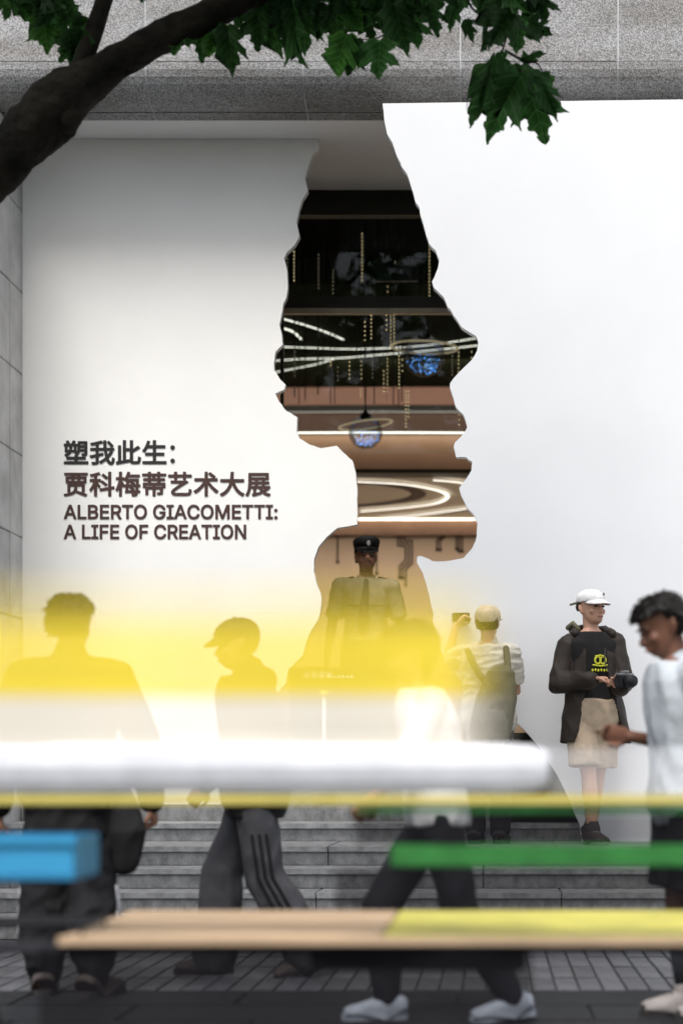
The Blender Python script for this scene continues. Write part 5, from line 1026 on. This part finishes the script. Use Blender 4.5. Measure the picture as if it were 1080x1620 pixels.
# leaves: four lobed shapes, each leaf an object
def leaf_mesh(seed):
    rnd = random.Random(seed)
    half = [(0.0, 0.0), (.05, -.03), (.13, -.06), (.24, -.02), (.30, .07), (.40, .10), (.56, .16), (.44, .21), (.40, .28), (.23, .32), (.33, .42), (.47, .50), (.46, .59), (.57, .72), (.39, .66), (.34, .68), (.17, .56), (.21, .70), (.21, .80), (.12, .84), (.08, .94), (0, 1.04)]
    L = [(x * rnd.uniform(.9, 1.12), y * rnd.uniform(.96, 1.05)) for x, y in half]; Rr = [(-x * rnd.uniform(.88, 1.12), y * rnd.uniform(.95, 1.05)) for x, y in half]
    def teeth(S):
        o = []
        for a, b in zip(S[:-1], S[1:]):
            o.append(a); L_ = math.hypot(b[0] - a[0], b[1] - a[1])
            if L_ > .1: o.append((a[0] + (b[0] - a[0]) * .45 - math.copysign(.018, a[0] + b[0]), a[1] + (b[1] - a[1]) * .45 - .004)); o.append((a[0] + (b[0] - a[0]) * .55 + math.copysign(.012, a[0] + b[0]), a[1] + (b[1] - a[1]) * .55 + .012))
        return o + [S[-1]]
    L, Rr = teeth(L), teeth(Rr)
    bend = rnd.uniform(-.15, .35); fold = rnd.uniform(.1, .45); tw = rnd.uniform(-.3, .3)
    def z(x, y): return fold * abs(x) * .8 - bend * y * y + tw * x * y + .05 * math.sin(9 * x + 5 * y + seed) - .12 * abs(x) * x * x * 4
    bm = bmesh.new(); mid = [bm.verts.new((0, t, z(0, t))) for t in (0.0, .2, .4, .6, .8, 1.04)]
    for S in (L, Rr):
        vs = [mid[0]] + [bm.verts.new((x, y, z(x, y))) for x, y in S[1:-1]] + [mid[-1]]
        f = bm.faces.new(vs + mid[-2:0:-1])
    bmesh.ops.triangulate(bm, faces=bm.faces[:])
    me = bpy.data.meshes.new('leaf'); bm.to_mesh(me); bm.free()
    for p_ in me.polygons: p_.use_smooth = True
    return me
LM = []
for i in range(6):
    a = leaf_mesh(i); a.materials.append(M['leaf']); LM.append(a)
LB = []
for i in range(3):
    a = leaf_mesh(20 + i); a.materials.append(M['leafbright']); LB.append(a)
def leaf(b, t, dz=0.0, tilt=None, bright=False, wide=1.0):
    d = D0 + dz; pb, pt = P(b[0], b[1], d), P(t[0], t[1], d + random.uniform(-.04, .04))
    ax = (pt - pb); L = ax.length; ax.normalize()
    tl_ = random.uniform(-.7, .7) if tilt is None else tilt
    nrm = Vector((0, -1, 0)); nrm = (nrm - ax * nrm.dot(ax)).normalized(); nrm = Matrix.Rotation(tl_, 3, ax) @ nrm
    xa = ax.cross(nrm).normalized(); m3 = Matrix((xa, ax, nrm)).transposed()
    o = link('leaf', random.choice(LB if bright else LM), None, tree); o.location = pb - TO; o.rotation_euler = m3.to_euler(); o.scale = (L * wide, L, L); return o
Lf = [((822, 116), (771, 222), 0, .1, 0, .72), ((832, 118), (862, 225), .05, -.2, 0, .78), ((842, 116), (886, 178), -.05, .2, 0, .66), ((812, 126), (768, 182), .06, .2, 0, .62), ((790, 82), (802, 118), 0, .3, 0, .7), ((786, 90), (735, 188), -.06, .85, 0, .75), ((822, 92), (862, 80), 0, 1.35, 0, .7), ((824, 104), (832, 180), .1, .1, 0, .8),
      ((807, 18), (775, 75), 0, .1, 0, 1.0), ((820, 26), (818, 79), .05, .1, 0, 1.1), ((836, 36), (873, 54), -.04, .2, 0, .9), ((832, 2), (861, 27), .05, .2, 0, .9), ((772, 48), (762, 81), 0, 1.0, 0, .8), ((725, 6), (711, 50), 0, .4, 0, .8), ((738, 30), (749, 67), .03, .7, 0, .8), ((771, -8), (756, 22), 0, .3, 0, .9), ((800, -12), (840, 20), 0, .1, 0, 1), ((790, -20), (800, 40), .08, 0, 0, 1.1), ((840, -25), (868, 5), 0, .2, 0, 1.),
      ((676, 0), (692, 58), 0, .2, 0, .95), ((654, 22), (663, 73), .05, -.2, 0, 1.0), ((622, 5), (646, 72), 0, .15, 0, .95), ((590, -10), (612, 58), .06, -.4, 0, .8), ((600, 62), (599, 124), -.05, .1, 0, 1.1), ((563, 60), (549, 118), 0, .5, 0, .9), ((545, 8), (573, 48), 0, .2, 1, .9), ((550, 55), (535, 119), .1, .2, 1, .9), ((680, -20), (650, 30), .1, 0, 0, 1), ((700, -15), (725, 10), 0, .3, 0, .8), ((640, -25), (620, 35), .12, 0, 0, 1.1), ((580, 20), (590, 66), .1, .3, 0, 1.),
      ((292, 38), (274, 86), 0, .2, 0, .85), ((322, 40), (318, 98), .04, .3, 0, .95), ((346, 34), (334, 94), 0, -.3, 1, .8), ((358, 40), (373, 108), -.03, .4, 0, .9), ((378, 24), (384, 57), 0, .6, 0, .8), ((408, 18), (407, 80), 0, .1, 0, 1.0), ((434, 16), (433, 84), .05, .5, 0, .85), ((448, 14), (445, 60), 0, .2, 0, .9), ((462, 10), (483, 106), -.04, 1.1, 0, 1.0), ((481, 14), (484, 82), .05, .3, 0, .85), ((508, 4), (497, 48), 0, .3, 0, .9), ((529, 8), (539, 71), .05, .1, 0, 1.0), ((546, 55), (529, 121), -.05, .3, 1, .85), ((300, 30), (300, 70), .1, .2, 0, 1.1), ((330, 20), (345, 70), .1, .1, 0, 1.), ((310, 25), (330, 60), .08, .2, 0, 1.1),
      ((6, -14), (-2, 22), 0, .2, 0, 1.), ((30, -20), (31, 9), 0, .2, 0, 1.1), ((50, -6), (40, 33), .03, .4, 0, .9), ((63, 0), (54, 30), 0, .2, 0, 1.), ((70, 20), (74, 82), -.03, .1, 1, .95), ((68, 18), (86, 62), .0, .1, 0, .9), ((92, 36), (52, 50), .03, .5, 1, .8), ((104, 10), (125, 38), 0, .2, 0, 1.), ((122, 50), (95, 97), 0, .2, 0, .9), ((131, 48), (111, 105), -.03, .1, 0, .95), ((140, 32), (112, 54), .03, .3, 0, .9), ((88, 6), (106, 46), .04, .1, 0, 1.), ((78, 2), (95, 40), .06, .1, 0, 1), ((226, -10), (223, 6), 0, .2, 0, .9), ((20, -10), (10, 14), .05, 0, 0, 1)]
for b, t, dz, tl_, br, wd in Lf: leaf(b, t, dz, tl_ * random.choice((-1, 1)), br or (b[0] < 160 and random.random() < .4), wd * (1 if b[0] > 730 else .9))
for i in range(70):      # the leafier band right under the bough, top of the picture
    x = random.choice([random.uniform(380, 560), random.uniform(400, 700), random.uniform(540, 860), random.uniform(20, 120)]); y = random.uniform(-60, 12)
    if 690 < x < 730: continue
    leaf((x, y), (x + random.uniform(-28, 28), y + random.uniform(28, 52)), random.uniform(-.1, .25))
# twigs that carry the sprays
def twig(pts, r0=.008, r1=.003):
    q = spline([P(x, y, D0 + .02) - TO for x, y in pts], 5); bm = bmesh.new(); tube(bm, q, [r0 + (r1 - r0) * i / (len(q) - 1) for i in range(len(q))], 7); bobj('twig', bm, M['bark'], tree, True)
twig([(400, -15), (520, -18), (640, -22), (760, -18), (840, -30)], .014, .006)
for a in ([(790, -18), (806, 20), (800, 60), (795, 90), (824, 112)], [(800, 80), (830, 96), (850, 100), (862, 124)], [(795, 84), (786, 92)], [(735, -20), (745, 10), (770, 28), (800, 30)], [(660, -22), (655, 10), (640, 30), (600, 58), (560, 62)], [(560, -18), (550, 20), (548, 56)], [(470, -18), (468, 5), (440, 20)], [(390, 0), (350, 20), (320, 40), (292, 40)], [(164, -10), (120, -6), (90, 6), (70, 20)], [(150, 45), (128, 50), (112, 54)], [(100, -5), (60, -12), (10, -16)]): twig(a)
# the crown overhead, above the picture: limbs and a mass of leaves
for a in ([P(185, -70, 9.3), Vector((-2.3, 8.8, 6.1)), Vector((-2.2, 8.1, 7.4))], [P(520, -75, 9.3), Vector((-.6, 8.7, 6.1)), Vector((0.2, 8.3, 7.1))], [P(240, -190, 9.5), Vector((-1.4, 9.6, 6.4)), Vector((-.9, 9.8, 7.3))]):
    branch('limb', a, [.034, .026, .012], 5, .08, 12)
vs_, fs_ = [], []
rc_ = random.Random(5); src = LM[0]; sv = [v_.co.copy() for v_ in src.vertices]; sf = [tuple(p_.vertices) for p_ in src.polygons]
for i in range(3000):
    c = Vector((rc_.uniform(-4.6, 0.9), rc_.uniform(5.6, 9.4), 0)); c.z = rc_.uniform(4.9, 8.0) - .05 * ((c.x + 1.4) ** 2 + (c.y - 8.0) ** 2)
    if c.z < CH + .4554 * c.y + .3 or noise.noise(c * 1.1) < -.18: continue
    m3 = Matrix.Rotation(rc_.uniform(0, 6.28), 3, 'Z') @ Matrix.Rotation(rc_.uniform(-.9, .9) + 3.14, 3, 'X') @ Matrix.Rotation(rc_.uniform(-.6, .6), 3, 'Y'); sc = rc_.uniform(.14, .23); o0 = len(vs_)
    vs_ += [tuple(c + m3 @ (q * sc) - TO) for q in sv]; fs_ += [tuple(x + o0 for x in f) for f in sf]
me = bpy.data.meshes.new('crown'); me.from_pydata(vs_, [], fs_); me.update()
tag(link('crown', me, M['leaf'], tree), kind='stuff')

# ================================================================ STREET CART standing in the roadway in front
CY = 4.3
cart = empty('cargo_cart', (P(540, 1400, CY).x, CY, -.13), label='long open cargo cart with white rail, green board, tan deck and added yellow haze screen', cat='cart')
CO = Vector(cart.location)
def cx(px, d=CY): return P(px, 0, d).x - CO.x
def cz(py, d=CY): return P(0, py, d).z - CO.z
def cbox(name, px0, px1, y0, y1, z0, z1, m, bev=.004, parent=None): return bobj(name, box(bmesh.new(), px0, px1, y0, y1, z0, z1, bev), m, parent or cart)
M['cartwhite'] = mat('cart_white', (.60, .61, .635), .35, .16, 5, spec=.4); M['cartyellow'] = mat('cart_yellow', (.55, .47, .12), .45, .1, 4); M['cartgreen'] = mat('cart_green', (.025, .15, .03), .45, .35, 6); M['cartdark'] = mat('cart_dark', (.02, .02, .024), .6, .3, 8)
M['cartply'] = mat('cart_plywood', (.42, .30, .19), .6, .32, 5, stretch=(.3, 2, 1)); M['cartlime'] = mat('cart_lime', (.46, .42, .085), .55, .25, 6); M['cartblue'] = mat('cart_blue', (.035, .25, .45), .4, .1, 4); M['tyre'] = mat('tyre', (.02, .02, .02), .85, .2, 20); M['rim'] = mat('rim', (.4, .4, .42), .4, .1, 5, metal=.8)
X0, X1 = cx(-560), cx(1500)
FAR = .86
# white side rail: a rounded hollow board, two lengths butted
for a_, b_ in ((X0, cx(-330)), (cx(-330) + .002, cx(858))):
    bm = bmesh.new(); prof = [(0.0, cz(1254)), (-.012, cz(1236)), (-.018, cz(1214)), (-.012, cz(1190)), (.004, cz(1178)), (.022, cz(1178)), (.03, cz(1195)), (.03, cz(1254))]
    zc = cz(1216); secs = [(a_, 1.0), (b_, 1.0)] if b_ < 0 and b_ < cx(0) else [(a_, 1.0), (cx(800), 1.0), (cx(842), .93), (cx(860), .8), (cx(868), .62)]
    rings_loft(bm, [[Vector((x, y * k_, zc + (z - zc) * k_)) for y, z in prof] for x, k_ in secs]); bobj('side_rail', bm, M['cartwhite'], cart)
cbox('trim_strip', X0, X1, -.006, .02, cz(1273), cz(1259), M['cartyellow'], .003)
cbox('shelf_lip', cx(560), X1, .004, .02, cz(1287), cz(1275), M['cartgreen'], .003)
# green side board
cbox('green_board', cx(618), X1, .0, .018, cz(1372), cz(1337), M['cartgreen'], .004)
# deck boards
for i in range(6):
    y0 = .0 + i * FAR / 6
    cbox('deck_board', cx(92), cx(600), y0 + .002, y0 + FAR / 6 - .002, cz(1492), cz(1484), M['cartply'], .003)
    cbox('deck_board', cx(600) + .004, X1, y0 + .002, y0 + FAR / 6 - .002, cz(1492), cz(1484), M['cartlime'], .003)
cbox('deck_edge', cx(92), X1, -.012, -.001, cz(1496), cz(1482), M['cartply'], .002)
for y in (.03, FAR - .06): cbox('chassis_beam', X0, X1, y, y + .035, cz(1512), cz(1494), M['cartdark'])
cbox('battery_box', cx(470), cx(835), .30, .60, cz(1560), cz(1514), M['cartdark'], .01)
for px in (-540, 1470):
    for y in (.012, FAR - .03):
        bm = bmesh.new(); tube(bm, [(cx(px), y, cz(1500)), (cx(px), y, cz(880))], .016, 12); bobj('post', bm, M['cartdark'], cart, True)
bm = bmesh.new(); tube(bm, [(X0 + .03, FAR - .02, cz(1492)), (X0 + .03, FAR - .02, cz(1180))], .012, 10); bobj('post', bm, M['cartdark'], cart, True)
# rear rack that carries the blue crate
for y in (.05, .30): 
    bm = bmesh.new(); tube(bm, [(X0, y, cz(1399)), (cx(122), y, cz(1399)), (cx(122), y, cz(1494))], .005, 8); bobj('rack_bar', bm, M['cartdark'], cart, True)
# added see-through sheets, slightly rippled: haze and dark smears put into their colour
M['hazewhite'] = veil_mat('milky_haze', (.86, .87, .90), .22); M['darkveil'] = veil_mat('dark_veil', (.012, .011, .013), .62)
def film(name, px0, px1, y0p, y1p, m, nx=60, nz=10, off=.012, curve=True):
    bm = bmesh.new(); g_ = []
    for i in range(nx + 1):
        row = []
        for j in range(nz + 1):
            x = cx(px0 + (px1 - px0) * i / nx); z = cz(y1p + (y0p - y1p) * j / nz)
            if j == nz and curve: z += .010 * math.sin(x * 4.0)
            row.append(bm.verts.new((x, off + .010 * math.sin(x * 7 + z * 3) + .006 * math.sin(x * 17), z)))
        g_.append(row)
    for i in range(nx):
        for j in range(nz): bm.faces.new((g_[i][j], g_[i + 1][j], g_[i + 1][j + 1], g_[i][j + 1]))
    return bobj(name, bm, m, cart, True)
Y_, W_ = (.97, .75, .07), (.97, .90, .76)
M['hazeyellow'] = veil_mat('yellow_haze', Y_, .6, [(cz(1180), W_, .72), (cz(1118), W_, .70), (cz(1088), Y_, .76), (cz(1012), Y_, .72), (cz(960), Y_, .30), (cz(895), Y_, .02)], (cx(690), cx(820)))
film('haze_screen', -540, 822, 895, 1180, M['hazeyellow'], nz=14, curve=False)  # added screen, yellow haze put into its tint
film('darkening_strip', 560, 1500, 1289, 1336, M['darkveil'], nz=3, curve=False)  # added dark sheet, darkens what is seen behind it
film('darkening_strip', 530, 1500, 1374, 1440, M['darkveil'], nz=3, curve=False)  # added dark sheet over the steps behind
film('darkening_skirt', 60, 842, 1500, 1640, M['darkveil'], nz=4, curve=False)  # added dark sheet that darkens the paving behind
film('haze_strip', 860, 1500, 1184, 1256, M['hazewhite'], nz=4, curve=False)  # added strip, pale haze put into its colour
# wheels, saddle and handlebar (beyond the picture to both sides)
def wheel(x, y, r, name='wheel'):
    root = empty(name); root.parent = cart; root.location = (x, y, r)
    bm = bmesh.new(); rings = []
    for k in range(40):
        t = 2 * math.pi * k / 40; c = Vector((math.cos(t), 0, math.sin(t))); rings.append([c * (r - .03) + c * .03 * math.cos(u) + Vector((0, .03 * math.sin(u), 0)) for u in [2 * math.pi * q / 10 for q in range(10)]])
    rings_loft(bm, rings + [rings[0]], False); bmesh.ops.remove_doubles(bm, verts=bm.verts, dist=1e-5); bobj('tyre', bm, M['tyre'], root, True)
    bm = bmesh.new(); tube(bm, [(0, -.05, 0), (0, .05, 0)], .035, 14, ref=(1, 0, 0))
    for k in range(12):
        t = 2 * math.pi * k / 12; tube(bm, [(0, .02 * (-1) ** k, 0), ((r - .05) * math.cos(t), 0, (r - .05) * math.sin(t))], .004, 5)
    bobj('rim', bm, M['rim'], root)
wheel(X0 + .35, -.06, .29); wheel(X0 + .35, FAR + .06, .29); wheel(X1 + .45, FAR / 2, .29)
bm = bmesh.new(); tube(bm, [(X1 - .05, FAR / 2, cz(1500)), (X1 + .25, FAR / 2, .62), (X1 + .45, FAR / 2, .29)], .022, 10); tube(bm, [(X1 + .25, FAR / 2, .62), (X1 + .12, FAR / 2, 1.05)], .02, 10); bobj('front_fork', bm, M['cartdark'], cart, True)
bm = bmesh.new(); tube(bm, [(X1 - .02, .1, 1.08), (X1 + .12, FAR / 2 - .1, 1.06), (X1 + .12, FAR / 2 + .1, 1.06), (X1 - .02, FAR - .1, 1.08)], .014, 8); bobj('handlebar', bm, M['cartdark'], cart, True)
# blue crate on the rear rack
ca, cb = P(-120, 1394, CY), P(112, 1324, CY)
crate = empty('crate', (ca.x, CY + .03, ca.z - .001), label='bright blue plastic crate on the rear rack of the cart', cat='crate')
wx, hz_, dy_ = cb.x - ca.x, cb.z - ca.z, .28
for nm, b in (('base', (0, wx, 0, dy_, 0, .01)), ('side', (0, wx, 0, .010, .0105, hz_)), ('side', (0, wx, dy_ - .010, dy_, .0105, hz_)), ('end', (0, .010, .0105, dy_ - .0105, .0105, hz_ - .001)), ('end', (wx - .010, wx, .0105, dy_ - .0105, .0105, hz_ - .001)), ('rim', (-.008, wx + .008, -.010, -.0005, hz_ - .022, hz_ + .002))):
    bobj(nm, box(bmesh.new(), *b, bev=.003), M['cartblue'], crate)
